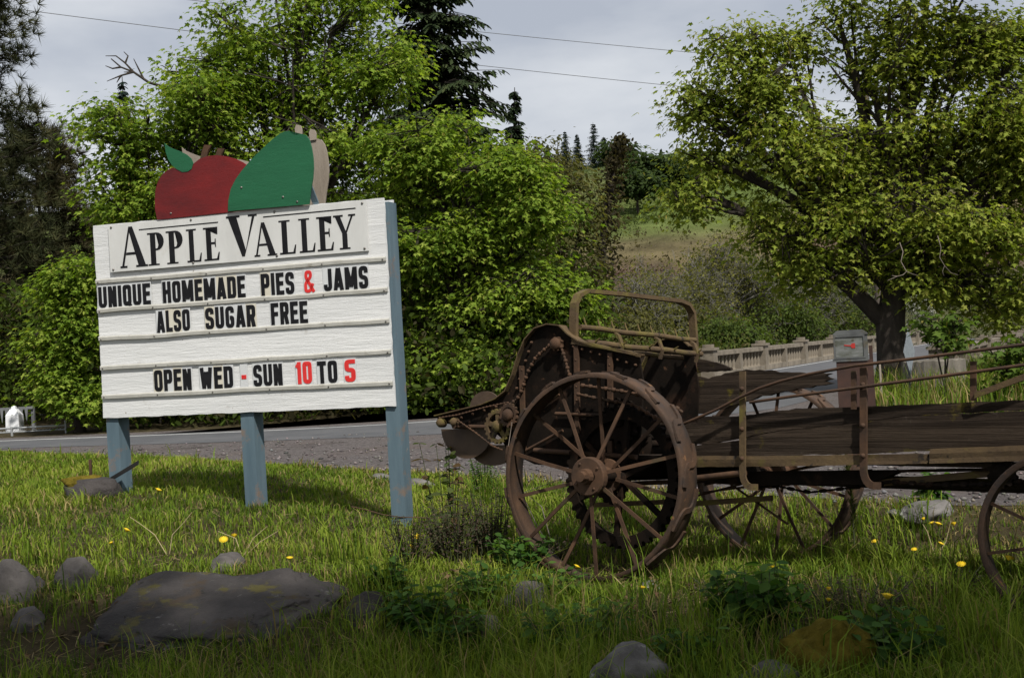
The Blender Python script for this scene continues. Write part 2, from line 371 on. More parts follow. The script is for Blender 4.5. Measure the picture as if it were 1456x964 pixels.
# posts between the two boards: mid px positions at the ground
for (px0, px1, ptop, py) in ((150, 178, 597, 718), (341, 371, 588, 735), (547, 577, 577, 752)):
    u0 = suv(px0+1, ptop, BT+0.004)[0]; wd = 0.115
    x0 = u0
    base = BL + sT*(x0+wd/2)+sN*(GAP/2+BT); zb = gzf(base.x, base.y)-0.12-BL.z
    top = SH-0.03
    mb = MB(); z = zb; lv = 10; Vp = []; rr = random.Random(px0)
    for k in range(lv+1):
        zz = zb+(top-zb)*k/lv; j = rr.uniform(-0.0015, 0.0015)
        for a, b in ((0, BT+0.004), (wd, BT+0.004), (wd, GAP+BT-0.004), (0, GAP+BT-0.004)): Vp.append((x0+a+j, b, zz))
    F = [(k*4+q, k*4+(q+1) % 4, k*4+4+(q+1) % 4, k*4+4+q) for k in range(lv) for q in range(4)]+[(3, 2, 1, 0), tuple(4*lv+q for q in range(4))]
    mb.add(Vp, F).build('post', M['blue_post'], sign)

# letter rails
RAIL = []
for yl, yr in ((399, 366), (441, 409), (481, 453), (522, 497), (564, 540)):
    zl, zr = suv(132+(yl-322)*0.06, yl)[1], suv(548+(yr-281)*0.05, yr)[1]
    RAIL.append((zl+zr)/2)
for i, z in enumerate(RAIL):
    rr = random.Random(i); mb = MB(); pts = [(0.006+(SW-0.012)*k/12, -0.014, z-0.012+rr.uniform(-0.004, 0.004)) for k in range(13)]
    V_ = []
    for p in pts:
        x, _, zz = p
        V_ += [(x, -0.004, zz-0.017), (x, -0.016, zz-0.014), (x, -0.018, zz+0.010), (x, -0.012, zz+0.020), (x, -0.004, zz+0.020)]
    F = [(k*5+q, k*5+(q+1) % 5, k*5+5+(q+1) % 5, k*5+5+q) for k in range(12) for q in range(5)]+[(4, 3, 2, 1, 0), tuple(60+q for q in range(5))]
    rl = mb.add(V_, F).build('letter_rail', M['rail_grey'], sign)
    for k in range(6):
        mb = MB(); mb.lathe([(0.001, -0.0035), (0.006, -0.003), (0.007, 0.002)], (0.03+(SW-0.06)*k/5, -0.018, z-0.014), (0, 1, 0), 8).build('screw', M['screw'], rl)

# painted name plate
PC = [z5(133, 482), z5(1222, 368), z5(1235, 583), z5(148, 678)]
pl_u0 = (PC[0][0]+PC[3][0])/2; pl_u1 = (PC[1][0]+PC[2][0])/2; pl_z1 = (PC[0][1]+PC[1][1])/2; pl_z0 = (PC[2][1]+PC[3][1])/2
mb = MB(); mb.box(((pl_u0+pl_u1)/2, -0.013, (pl_z0+pl_z1)/2), (pl_u1-pl_u0, 0.012, pl_z1-pl_z0))
plate = mb.build('name_plate', M['plate_white'], sign)
for k in range(4):
    for zz in (pl_z0+0.02, pl_z1-0.02):
        MB().lathe([(0.001, -0.004), (0.009, -0.003), (0.010, 0.003)], (pl_u0+0.03+(pl_u1-pl_u0-0.06)*k/3, -0.0205, zz), (0, 1, 0), 8).build('bolt', M['screw'], plate)

def ell(cx, cy, rx, ry, a0, a1, n=9): return [(cx+rx*math.cos(R(a0+(a1-a0)*k/n)), cy+ry*math.sin(R(a0+(a1-a0)*k/n))) for k in range(n+1)]
SER = {
 'A': (0.92, [[(.34, 1), (.47, 1), (.88, .045), (.63, .045), (.36, .86)], [(.34, 1), (.36, .86), (.135, .045), (.06, .045)], [(.215, .31), (.575, .31), (.55, .37), (.235, .37)], [(0, 0), (.24, 0), (.24, .045), (0, .045)], [(.55, 0), (.95, 0), (.95, .045), (.55, .045)]]),
 'V': (0.92, [[(.06, .955), (.32, .955), (.56, .15), (.52, 0), (.44, 0)], [(.52, 0), (.56, .15), (.80, .955), (.88, .955)], [(0, .955), (.42, .955), (.42, 1), (0, 1)], [(.68, .955), (.95, .955), (.95, 1), (.68, 1)]]),
 'P': (0.62, [[(.10, .045), (.30, .045), (.30, .955), (.10, .955)], [(0, 0), (.42, 0), (.42, .045), (0, .045)], [(0, .955), (.30, .955), (.30, 1), (0, 1)],
              [(.30, 1)]+ell(.36, .73, .26, .27, 90, -90)+[(.29, .46), (.29, .51)]+ell(.34, .73, .10, .22, -90, 90)+[(.30, .95)]]),
 'L': (0.62, [[(.10, .05), (.30, .05), (.30, .955), (.10, .955)], [(0, .955), (.42, .955), (.42, 1), (0, 1)], [(0, 0), (.58, 0), (.62, .26), (.58, .26), (.50, .05), (0, .05)]]),
 'E': (0.62, [[(.10, .05), (.30, .05), (.30, .95), (.10, .95)], [(0, .95), (.50, .95), (.52, .78), (.56, .78), (.57, 1), (0, 1)], [(0, 0), (.58, 0), (.62, .24), (.58, .24), (.50, .05), (0, .05)], [(.29, .49), (.44, .49), (.45, .40), (.48, .40), (.48, .65), (.45, .65), (.44, .55), (.29, .55)]]),
 'Y': (0.84, [[(.32, .045), (.52, .045), (.52, .45), (.32, .45)], [(.07, .955), (.27, .955), (.50, .45), (.33, .45)], [(.43, .46), (.50, .45), (.78, .955), (.70, .955)], [(.20, 0), (.62, 0), (.62, .045), (.20, .045)], [(0, .955), (.38, .955), (.38, 1), (0, 1)], [(.60, .955), (.87, .955), (.87, 1), (.60, 1)]]),
}
def serif(ch, u0, u1, z0, z1):
    w, polys = SER[ch]; sx = (u1-u0)/w; sz = z1-z0; mb = MB()
    for k, p in enumerate(polys):
        mb.prism([(u0+x*sx, z0+y*sz) for x, y in p], (0, -0.0192, 0), (1, 0, 0), (0, 0, 1), (0, -1, 0), 0.0014+0.00035*k)
    return mb.build('letter', M['black_paint'], plate)
def serif_run(text, xs, zb, zt):   # xs: zoom pixel spans
    for ch, (a, b), in zip(text, xs):
        ua = z5(a, 560)[0]; ub = z5(b, 560)[0]; serif(ch, ua, ub, zb, zt)
zb1 = (z5(200, 658)[1]+z5(600, 628)[1]+z5(780, 608)[1]+z5(1150, 573)[1])/4
zt_s = (z5(340, 507)[1]+z5(580, 487)[1]+z5(860, 458)[1]+z5(1060, 440)[1])/4
zt_b = z5(240, 482)[1]
serif_run('A', [(184, 296)], zb1, zt_b); serif_run('PPLE', [(303, 372), (382, 452), (468, 530), (540, 606)], zb1, zt_s)
serif_run('V', [(640, 766)], zb1+0.01, z5(700, 435)[1]); serif_run('ALLEY', [(752, 845), (860, 930), (944, 1012), (1020, 1090), (1092, 1182)], zb1, zt_s)
for a, b in (((266, 497), (600, 465)), ((790, 443), (1180, 406))):
    (ua, za), (ub, zb_) = z5(*a), z5(*b); zz = (za+zb_)/2
    MB().box(((ua+ub)/2, -0.0198, zz), (ub-ua, 0.0014, 0.009)).build('rule_line', M['black_paint'], plate)

# changeable letters: strokes on clear tiles
def rnd_corner(P, r=0.10, n=4):
    out = [P[0]]
    for a, b, c in zip(P[:-2], P[1:-1], P[2:]):
        a, b, c = Vector(a), Vector(b), Vector(c); d1 = (a-b); d2 = (c-b); rr = min(r, d1.length*0.49, d2.length*0.49)
        p = b+d1.normalized()*rr; q = b+d2.normalized()*rr
        for k in range(n+1):
            t = k/n; out.append(tuple(p*(1-t)**2+b*2*t*(1-t)+q*t*t))
    out.append(P[-1]); return out
def strip(mb, P, t, y0, th, sx, sz, u0, z0):
    P = [Vector(p) for p in P]; n = len(P); Lp, Rp = [], []
    for i in range(n):
        if i == 0: d = (P[1]-P[0]).normalized(); nrm = Vector((-d.y, d.x)); k = 1
        elif i == n-1: d = (P[-1]-P[-2]).normalized(); nrm = Vector((-d.y, d.x)); k = 1
        else:
            d1 = (P[i]-P[i-1]).normalized(); d2 = (P[i+1]-P[i]).normalized(); n1 = Vector((-d1.y, d1.x)); n2 = Vector((-d2.y, d2.x)); nrm = (n1+n2).normalized(); k = min(1/max(nrm.dot(n1), 0.35), 2.2)
        Lp.append(P[i]+nrm*(t/2*k)); Rp.append(P[i]-nrm*(t/2*k))
    V_ = [(u0+p.x*sx, y0, z0+p.y*sz) for p in Lp+Rp]+[(u0+p.x*sx, y0-th, z0+p.y*sz) for p in Lp+Rp]
    F = []
    for i in range(n-1):
        F += [(i, i+1, n+i+1, n+i), (2*n+i, 2*n+n+i, 2*n+n+i+1, 2*n+i+1), (i, 2*n+i, 2*n+i+1, i+1), (n+i, n+i+1, 3*n+i+1, 3*n+i)]
    F += [(0, n, 3*n, 2*n), (n-1, 2*n+n-1, 4*n-1, 2*n-1)]
    mb.add(V_, F)
T_ = 0.185; l_ = T_/2
def G(ch):
    w = {'M': .62, 'W': .64, 'I': T_, '1': .24, '-': .26, 'A': .50, '&': .5, 'J': .42, 'L': .40, 'E': .42, 'F': .42, 'T': .44}.get(ch, .46)
    r = w-l_; b = l_; tp = 1-l_; c = w/2; rc = rnd_corner
    g = {
     'U': [rc([(l_, 1), (l_, b), (r, b), (r, 1)], .16)],
     'N': [[(l_, 0), (l_, 1)], [(r, 0), (r, 1)], [(l_*1.2, .97), (r-l_*.2, .03)]],
     'I': [[(l_, 0), (l_, 1)]], '1': [[(w-l_, 0), (w-l_, 1)], [(w-T_*.6, .90), (.02, .74)]],
     'O': [rc([(c, tp), (l_, tp), (l_, b), (r, b), (r, tp), (c-.005, tp)], .16)],
     'E': [[(l_, 0), (l_, 1)], [(T_, b), (w, b)], [(T_, .52), (w*.92, .52)], [(T_, tp), (w, tp)]],
     'F': [[(l_, 0), (l_, 1)], [(T_, .50), (w*.92, .50)], [(T_, tp), (w, tp)]],
     'H': [[(l_, 0), (l_, 1)], [(r, 0), (r, 1)], [(T_, .52), (w-T_, .52)]],
     'M': [[(l_, 0), (l_, 1)], [(r, 0), (r, 1)], [(l_*1.3, .97), (c, .12)], [(c, .12), (r-l_*.3, .97)]],
     'W': [[(l_, 1), (w*.29, .03)], [(w*.29, .03), (c, .80)], [(c, .80), (w*.71, .03)], [(w*.71, .03), (r, 1)]],
     'A': [[(l_*.9, 0), (c-.02, 1)], [(w-l_*.9, 0), (c+.02, 1)], [(w*.28, .24), (w*.72, .24)]],
     'D': [rc([(T_, tp), (r, tp), (r, b), (T_, b)], .17), [(l_, 0), (l_, 1)]],
     'P': [rc([(T_, tp), (r, tp), (r, .44), (T_, .44)], .14), [(l_, 0), (l_, 1)]],
     'R': [rc([(T_, tp), (r, tp), (r, .48), (T_, .48)], .14), [(l_, 0), (l_, 1)], [(c+.05, .44), (r, 0)]],
     'S': [rc([(r, .70), (r, tp), (l_, tp), (l_, .53), (r, .47), (r, b), (l_, b), (l_, .30)], .13)],
     '5': [rc([(w, tp), (l_, tp), (l_, .54), (r, .54), (r, b), (l_, b), (l_, .28)], .12)],
     'J': [rc([(r, 1), (r, b), (l_, b), (l_, .30)], .14)],
     'L': [[(l_, 0), (l_, 1)], [(T_, b), (w, b)]],
     'G': [rc([(r, .70), (r, tp), (l_, tp), (l_, b), (r, b), (r, .47), (c, .47)], .14)],
     'T': [[(c, 0), (c, 1-T_)], [(0, tp), (w, tp)]],
     '-': [[(.02, .47), (w-.02, .47)]],
     '&': [rc([(w, .02), (.10, .70), (.12, .93), (.34, .93), (.36, .72), (.07, .42), (.07, .07), (.30, .07), (.46, .40)], .09)],
    }
    g['0'] = g['O']; g['Q'] = g['O']+[[(c+.02, .22), (r+.04, -.03)]]
    return w, g[ch]
def row(words, rail, zf):
    ztop = None
    for wi, (text, xa, xb, yref, col, beige) in enumerate(words):
        ua, ub = zf(xa, yref)[0], zf(xb, yref)[0]
        ws = [G(c)[0] for c in text]; gap = 0.085; tot = sum(ws)+gap*(len(ws)-1)
        if len(text) == 1: tot = ws[0]
        hh = 0.168; s = (ub-ua)/tot; u = ua; z0 = RAIL[rail]+0.012
        for ci, ch in enumerate(text):
            w, g = G(ch); tile = MB(); jz = random.Random(wi*31+ci+rail*7).uniform(-0.002, 0.002)
            tw = (w+gap*0.95)*s
            tl = tile.box((u+w*s/2, -0.0085+0.0001*ci, z0+jz+hh/2), (tw, 0.003, hh+0.018)).build('letter_tile', M['tile_beige'] if ci in beige else M['tile_clear'], sign)
            lt = MB()
            for k, P in enumerate(g): strip(lt, P, T_*(0.8 if ch == '&' else 1), -0.0102, 0.0030+0.0004*k, s, hh, u, z0+jz)
            lt.build('letter', M['red_letter'] if col == 'r' or ch == '-' else M['black_paint'], tl)
            u += (w+gap)*s
row([('UNIQUE', 92, 312, 760, 'k', ()), ('HOMEMADE', 362, 712, 725, 'k', (3, 5, 6)), ('PIES', 778, 918, 705, 'k', (0,)), ('&', 960, 1000, 695, 'r', ()), ('JAMS', 1042, 1230, 685, 'k', ())], 1, z5)
row([('ALSO', 338, 478, 870, 'k', (1, 2)), ('SUGAR', 543, 755, 850, 'k', (0, 4)), ('FREE', 820, 975, 830, 'k', ())], 2, z5)
row([('OPEN', 303, 448, 265, 'k', (0, 2)), ('WED', 482, 610, 255, 'k', (1,)), ('-', 642, 664, 250, 'r', ()), ('SUN', 690, 803, 245, 'k', ()), ('10', 858, 918, 235, 'r', ()), ('TO', 940, 1017, 230, 'k', ()), ('5', 1046, 1088, 225, 'r', ())], 4, z6)

# apple and pear cut-outs, one painted pair in front and one bare pair behind
APPLE = [(345, 455), (336, 410), (335, 370), (338, 330), (347, 297), (362, 270), (385, 248), (410, 235), (430, 243), (452, 254), (472, 252), (488, 240), (500, 217), (525, 198), (560, 186), (595, 183), (635, 187), (672, 197), (705, 212), (727, 228), (800, 300), (760, 412), (690, 419)]
PEAR = [(648, 420), (649, 375), (660, 325), (680, 285), (705, 250), (735, 215), (765, 183), (800, 150), (835, 117), (868, 93), (888, 84), (905, 82), (920, 95), (935, 100), (955, 94), (975, 99), (990, 120), (999, 150), (1006, 195), (1008, 235), (1005, 280), (996, 335), (990, 390)]
LEAF = [(377, 133), (395, 148), (418, 158), (445, 168), (470, 180), (490, 197), (498, 217), (492, 240), (475, 252), (452, 254), (430, 243), (408, 225), (392, 200), (382, 170)]
def cut(name, poly, y0, th, mat, parent=sign, du=0.0):
    P = [z5(*p) for p in poly]; return MB().prism([(u+du, z) for u, z in P], (0, y0, 0), (1, 0, 0), (0, 0, 1), (0, 1, 0), th).build(name, mat, parent)
ap = cut('apple_cutout', APPLE, -0.026, 0.012, M['apple_red'])
cut('leaf', LEAF, -0.030, 0.006, M['pear_green'], ap)
cut('stem', [(522, 200), (530, 165), (540, 138), (570, 140), (556, 160), (548, 200)], -0.014, 0.012, M['rust'], ap)
pe = cut('pear_cutout', PEAR, -0.042, 0.014, M['pear_green'])
cut('stem', [(930, 104), (926, 70), (932, 54), (950, 58), (957, 75), (956, 100)], -0.030, 0.010, M['bare_ply'], pe)
for a, b in ((403, 428), (705, 320), (940, 380), (880, 360)):
    u, z = z5(a, b); MB().lathe([(0.001, -0.003), (0.008, -0.002), (0.009, 0.003)], (u, -0.028 if a < 600 else -0.044, z), (0, 1, 0), 8).build('screw', M['screw'], ap if a < 600 else pe)
yb = GAP+2*BT+0.012
# the rear pair as seen from behind: same outlines set on the back board
ap2 = cut('apple_cutout', APPLE, yb, 0.014, M['bare_ply'])
cut('leaf', LEAF, yb+0.015, 0.006, M['bare_ply'], ap2); cut('stem', [(522, 200), (530, 165), (540, 138), (570, 140), (556, 160), (548, 200)], yb-0.013, 0.012, M['rust'], ap2)
pe2 = cut('pear_cutout', PEAR, yb+0.016, 0.014, M['bare_ply']); cut('stem', [(930, 104), (926, 70), (932, 54), (950, 58), (957, 75), (956, 100)], yb+0.004, 0.011, M['bare_ply'], pe2)
mbb = MB(); u1, z1 = z5(985, 400); mbb.bar([(u1+0.01, BT+0.02, SH-0.12), (u1+0.02, BT+0.03, SH+0.02), (u1-0.02, -0.02, SH+0.22)], 0.05, 0.012, (1, 0, 0)); mbb.build('support_strut', M['blue_post'], sign)
mbb = MB(); mbb.bar([(z5(420, 400)[0], BT+0.02, SH-0.12), (z5(430, 400)[0], yb-0.008, SH+0.20)], 0.05, 0.010, (1, 0, 0)); mbb.build('support_strut', M['bare_ply'], sign)
# ------------------------------------------------------------------ the old spreader wagon
CA = R(-42.0); WR = 0.61
_c = at_depth(835, 668, 7.36)
CO = Vector((_c.x, _c.y, -0.075)); TILT = R(-5.6)          # far wheels stand lower
_rm = Matrix.Rotation(CA, 3, 'Z') @ Matrix.Rotation(TILT, 3, 'X')
cFw, cLt, cUp = _rm.col[0].copy(), _rm.col[1].copy(), _rm.col[2].copy()
wagon = tag(empty('manure_spreader', CO, CA), 'rusty horse-drawn spreader wagon with iron wheels and dark weathered plank box', 'wagon'); wagon.rotation_euler = (TILT, 0, CA)
def cl(px, py, t):
    P = hit(px, py, CO+cLt*t, cLt)-CO; return P.dot(cFw), P.dot(cUp)
def cs(px, py, s):
    P = hit(px, py, CO+cFw*s, cFw)-CO; return P.dot(cLt), P.dot(cUp)
def wpt(s, t, z): return CO+cFw*s+cLt*t+cUp*z
M['old_wood'] = pm('old_wood', (0.016, 0.011, 0.008), (0.052, 0.037, 0.025), 5, 0.95, 1.0, 18, stretch=(0.045, 1, 2.2), spots=[((0.075, 0.063, 0.052), 7, 0.63, 0.1), ((0.24, 0.23, 0.21), 60, 0.74, 0.02), ((0.10, 0.08, 0.012), 3.2, 0.60, 0.07)], bdist=0.03, spec=0.15)
M['mossy_iron'] = pm('mossy_iron', (0.055, 0.034, 0.018), (0.105, 0.068, 0.028), 6, 0.9, 0.6, 30, spots=[((0.105, 0.083, 0.018), 5, 0.52, 0.12), ((0.02, 0.014, 0.01), 11, 0.6, 0.08)], bdist=0.01)
M['wheel_rust'] = pm('wheel_rust', (0.022, 0.013, 0.008), (0.078, 0.041, 0.021), 5, 0.8, 0.5, 45, spots=[((0.030, 0.021, 0.017), 6, 0.52, 0.14), ((0.17, 0.082, 0.032), 10, 0.62, 0.07), ((0.012, 0.009, 0.008), 16, 0.64, 0.05)], bdist=0.006)
M['black_iron'] = pm('black_iron', (0.005, 0.004, 0.003), (0.015, 0.010, 0.007), 6, 0.9, 0.6, 30, spots=[((0.040, 0.021, 0.013), 3.0, 0.56, 0.12), ((0.07, 0.038, 0.022), 14, 0.66, 0.05)], bdist=0.006, spec=0.08)

def make_wheel(s0, t0, rad, w, nsp, ncl, label=None, toe=0.0, hubr=0.115, seed=1):
    c = Vector((s0, t0, rad)); rr = random.Random(seed); ax = Vector((0, 1, 0))
    rot = Matrix.Rotation(toe, 3, 'Z')
    e = 0.030
    mb = MB(); prof = [(rad-e, 0.0), (rad-0.008, -0.004), (rad, 0.006), (rad+0.004, w/2), (rad, w), (rad-0.013, w), (rad-0.011, w/2), (rad-0.013, 0.016), (rad-e, 0.014), (rad-e, 0.0)]
    mb.lathe(prof, (0, 0, 0), ax, 72)
    wh = mb.build('wheel', M['wheel_rust'], wagon); wh.location = c; wh.rotation_euler = (0, 0, toe)
    if label: wh['label'] = label
    a0 = rr.uniform(0, 1)
    for k in range(nsp):
        a = a0+2*math.pi*k/nsp; d = Vector((math.cos(a), 0, math.sin(a))); tn = Vector((-math.sin(a), 0, math.cos(a)))
        yi = 0.005 if k % 2 == 0 else w*0.95; yo = w*0.40 if k % 2 == 0 else w*0.6
        p0 = d*(hubr*0.72)+ax*yi; p1 = d*(rad-0.013)+ax*yo
        mid = p0*0.5+p1*0.5+tn*rr.uniform(-0.006, 0.006)
        sp = MB(); sp.bar([p0, mid, p1], 0.017*rad/0.575+0.003, 0.010, tn).build('spoke', M['rust'], wh)
    hb = MB(); hb.lathe([(0.0005, -0.035), (hubr*0.93, -0.035), (hubr, -0.026), (hubr, 0.012), (hubr*0.55, 0.03), (hubr*0.5, w), (hubr*0.9, w+0.006), (hubr*0.9, w+0.03), (0.0005, w+0.03)], (0, 0, 0), ax, 28, smooth=False)
    hub = hb.build('hub', M['rust'], wh)
    bs = MB(); bs.lathe([(0.0005, -0.115), (hubr*0.26, -0.115), (hubr*0.28, -0.085), (hubr*0.40, -0.083), (hubr*0.42, -0.036)], (0, 0, 0), ax, 14, smooth=False)
    bs.box((0.012, -0.098, 0), (hubr*0.75, 0.016, 0.022)); bs.build('axle_nut', M['rust'], wh)
    for k in range(4):
        a = 0.6+k*math.pi/2; MB().lathe([(0.0005, -0.042), (0.008, -0.041), (0.009, -0.034)], (math.cos(a)*hubr*0.74, 0, math.sin(a)*hubr*0.74), ax, 8).build('bolt', M['rust'], wh)
    for k in range(ncl):
        a = 2*math.pi*(k+0.35)/ncl; pts = []
        for q in range(11):
            u = q/10; an = a-0.22+0.40*(u+0.16*math.sin(u*2*math.pi)); rr_ = rad+0.012
            pts.append(Vector((math.cos(an)*rr_, 0.012+(w-0.024)*(0.5-0.5*math.cos(u*math.pi)), math.sin(an)*rr_)))
        cb = MB(); V_ = []
        for i, p in enumerate(pts):
            tg = (pts[min(i+1, 10)]-pts[max(i-1, 0)]).normalized(); nr = Vector((p.x, 0, p.z)).normalized(); sd_ = tg.cross(nr).normalized()
            for aa, bb in ((-1, -1), (1, -1), (1, 1), (-1, 1)): V_.append(p+sd_*(aa*0.017)+nr*(bb*0.0075-0.006))
        F = [(i*4+q, i*4+(q+1) % 4, i*4+4+(q+1) % 4, i*4+4+q) for i in range(10) for q in range(4)]+[(3, 2, 1, 0), (40, 41, 42, 43)]
        cb.add(V_, F).build('cleat', M['wheel_rust'], wh)
    return wh
TRK = min(np.arange(1.2, 2.4, 0.01), key=lambda t: abs(proj(wpt(0, t, WR))[0]-1096))
WB = min(np.arange(1.6, 3.2, 0.01), key=lambda s: abs(proj(wpt(s, 0.02, 0.40))[0]-1513))
print('far wheel px', proj(wpt(0, TRK, WR)), 'near', proj(wpt(0, 0, WR)));print('track', TRK, 'wheelbase', WB, 'front wheel px', proj(wpt(WB, 0.02, 0.36)))
make_wheel(-0.03, 0, WR, 0.17, 14, 15, 'near rear iron wheel with zigzag cleats on its tread', toe=R(7), seed=3)
make_wheel(0, TRK, WR, 0.17, 14, 15, seed=5)
make_wheel(WB, 0.03, 0.40, 0.11, 10, 0, 'smaller front iron wheel cut by the picture edge', hubr=0.09, seed=8)
make_wheel(WB, TRK-0.05, 0.40, 0.11, 10, 0, hubr=0.09, seed=9)

def plank(name, top, bot, t, th, mat, nx_=60, nz_=5, jag=0.004, seed=0, dish=0.006, parent=wagon, ext=None):
    """weathered board between two pixel polylines on the plane t"""
    rr = random.Random(seed)
    A = np.array([cl(x, y, t) for x, y in top]); B = np.array([cl(x, y, t) for x, y in bot])
    if ext:                                  # carry the board on to its front end, beyond the picture edge
        A, B = [np.vstack([Q_, Q_[-1]+(Q_[-1]-Q_[-2])/(Q_[-1, 0]-Q_[-2, 0])*(ext-Q_[-1, 0])*np.array([1, .15])]) for Q_ in (A, B)]
    sa = np.linspace(A[0, 0], A[-1, 0], nx_+1); sb = np.linspace(B[0, 0], B[-1, 0], nx_+1)
    za = np.interp(sa, A[:, 0], A[:, 1]); zb = np.interp(sb, B[:, 0], B[:, 1])
    Vf = []
    for j in range(nz_+1):
        u = j/nz_
        for i in range(nx_+1):
            s = sa[i]*(1-u)+sb[i]*u; z = za[i]*(1-u)+zb[i]*u
            g = mnoise.noise(Vector((s*1.2, seed*3.1, z*38)))*0.007+mnoise.noise(Vector((s*2.2, seed, z*22)))*0.004
            if j in (0, nz_): z += mnoise.noise(Vector((s*14, seed*7+j, 0)))*jag*1.6+rr.uniform(-1, 1)*jag*0.3
            if i in (0, nx_): s += rr.uniform(-1, 1)*jag*4
            Vf.append((s, t+g+dish*math.sin(s*2+seed), z))
    nn = (nx_+1)*(nz_+1); Vb = [(a, b+th, c) for a, b, c in Vf]; F = []
    for j in range(nz_):
        for i in range(nx_):
            k = j*(nx_+1)+i; F.append((k, k+1, k+nx_+2, k+nx_+1)); F.append((nn+k+nx_+1, nn+k+nx_+2, nn+k+1, nn+k))
    ring = [i for i in range(nx_+1)]+[j*(nx_+1)+nx_ for j in range(1, nz_+1)]+[nz_*(nx_+1)+i for i in range(nx_-1, -1, -1)]+[j*(nx_+1) for j in range(nz_-1, 0, -1)]
    for a, b in zip(ring, ring[1:]+ring[:1]): F.append((a, nn+a, nn+b, b))
    return MB().add(Vf+Vb, F).build(name, mat, parent)

TN = 0.30                                   # plane of the near box side
CRK = [(968, 634), (1010, 631), (1060, 622), (1110, 612), (1180, 606), (1230, 600), (1290, 591), (1380, 587), (1456, 583), (1540, 579)]
plank('side_plank', [(970, 603), (1060, 590), (1130, 581), (1230, 578), (1330, 574), (1456, 569), (1540, 566)], [(x, y-0.6) for x, y in CRK], TN+0.006, 0.036, M['old_wood'], seed=1, ext=WB+.38)
plank('side_plank', [(x, y+1.0) for x, y in CRK[2:]], [(1060, 648), (1230, 645), (1330, 640), (1456, 634), (1540, 632)], TN, 0.040, M['old_wood'], seed=2, ext=WB+.38)
plank('side_plank', [(970, 635), (1062, 625)], [(970, 649), (1062, 648)], TN+0.012, 0.034, M['old_wood'], 20, 3, seed=3)
plank('sill_beam', [(975, 648), (1100, 648), (1319, 645)], [(975, 664), (1100, 663), (1319, 659)], TN-0.012, 0.06, M['mossy_iron'], 40, 3, 0.002, 4, 0.002)
plank('sill_iron', [(1322, 638), (1456, 633), (1560, 629)], [(1322, 659), (1456, 655), (1560, 652)], TN-0.02, 0.02, M['mossy_iron'], 20, 3, 0.001, 5, 0.0, ext=WB+.38)
plank('frame_beam', [(985, 675), (1070, 670), (1250, 668), (1456, 664), (1560, 661)], [(985, 686), (1070, 690), (1245, 689), (1262, 672), (1456, 669), (1560, 666)], TN+0.08, 0.07, M['black_iron'], 30, 3, 0.002, 6, 0.002, ext=WB+.30)
TF = TRK-0.30
plank('side_plank', [(880, 500), (910, 507), (960, 505), (1005, 512), (1036, 521)], [(880, 532), (960, 532), (1000, 529), (1036, 527)], TF+0.02, 0.035, M['old_wood'], 40, 4, 0.006, 11)
plank('side_plank', [(880, 534), (960, 533), (1010, 537), (1060, 525), (1120, 529), (1178, 531)], [(880, 585), (960, 590), (1010, 586), (1060, 570), (1110, 557), (1178, 546)], TF, 0.04, M['old_wood'], 50, 6, 0.009, 12)
plank('side_plank', [(905, 588), (1000, 592), (1300, 588)], [(905, 625), (1000, 625), (1300, 620)], TF+0.015, 0.03, M['old_wood'], 40, 4, 0.006, 13, ext=WB+.38)
# floor slats of the box
zfl = cl(1100, 652, TN)[1]
for k in range(9):
    y0 = TN+0.05+(TF-TN-0.09)*k/9; w_ = (TF-TN-0.09)/9-0.008
    MB().box((WB/2+0.12, y0+w_/2, zfl-0.01), (WB+0.4, w_, 0.03)).build('floor_slat', M['old_wood'], wagon)

# straps, posts, rods
def strap(pts, t, w_, name, mat, th=0.012):
    P = [cl(x, y, t) for x, y in pts]; mb = MB(); mb.bar([(s, t, z) for s, z in P], w_, th, (1, 0, 0) if abs(P[0][0]-P[-1][0]) < abs(P[0][1]-P[-1][1]) else (0, 0, 1)); return mb.build(name, mat, wagon)
def hook_strap(px, y0, y1, y2, dx, t, w_, mat):
    P = [cl(px, y0, t), cl(px, y1, t)]; s0 = P[1][0]; z1 = P[1][1]; z2 = cl(px, y2, t)[1]; pts = [(P[0][0], t, P[0][1]), (s0, t, z1)]
    for k in range(1, 7):
        a = k/6*math.pi/2; pts.append((s0+dx*(1-math.cos(a)), t, z1+(z2-z1)*math.sin(a)))
    pts.append((s0+dx*1.6, t+0.01, z2))
    mb = MB(); V_ = []
    for i, p in enumerate(pts):
        p = Vector(p); tg = (Vector(pts[min(i+1, len(pts)-1)])-Vector(pts[max(i-1, 0)])).normalized(); sd_ = tg.cross(Vector((0, 1, 0))).normalized()
        for a, b in ((-1, -1), (1, -1), (1, 1), (-1, 1)): V_.append(p+sd_*(a*w_/2)+Vector((0, b*0.007, 0)))
    n_ = len(pts); F = [(i*4+q, i*4+(q+1) % 4, i*4+4+(q+1) % 4, i*4+4+q) for i in range(n_-1) for q in range(4)]+[(3, 2, 1, 0), tuple(4*(n_-1)+q for q in range(4))]
    st = mb.add(V_, F).build('iron_strap', mat, wagon)
    for yy in (y0+25, (y0+y1)/2+10, y1-20):
        s, z = cl(px, yy, t); MB().lathe([(0.0005, -0.02), (0.012, -0.018), (0.014, -0.005)], (s, t, z), (0, 1, 0), 8).build('bolt', M['rust'], st)
hook_strap(1056, 528, 672, 692, 0.055, TN-0.035, 0.036, M['mossy_iron'])
hook_strap(1228, 522, 668, 690, 0.055, TN-0.035, 0.038, M['rust'])
strap([(1214, 527), (1214, 582)], TN-0.03, 0.028, 'iron_post', M['rust'])
strap([(1384, 514), (1384, 570)], TN-0.03, 0.030, 'iron_post', M['rust'])
MB().bar([(WB+.30, TN-.045, zfl-.02), (WB+.30, TN-.045, cl(1540, 479, TN-.058)[1]+.03)], .03, .012, (1, 0, 0)).build('iron_post', M['rust'], wagon)
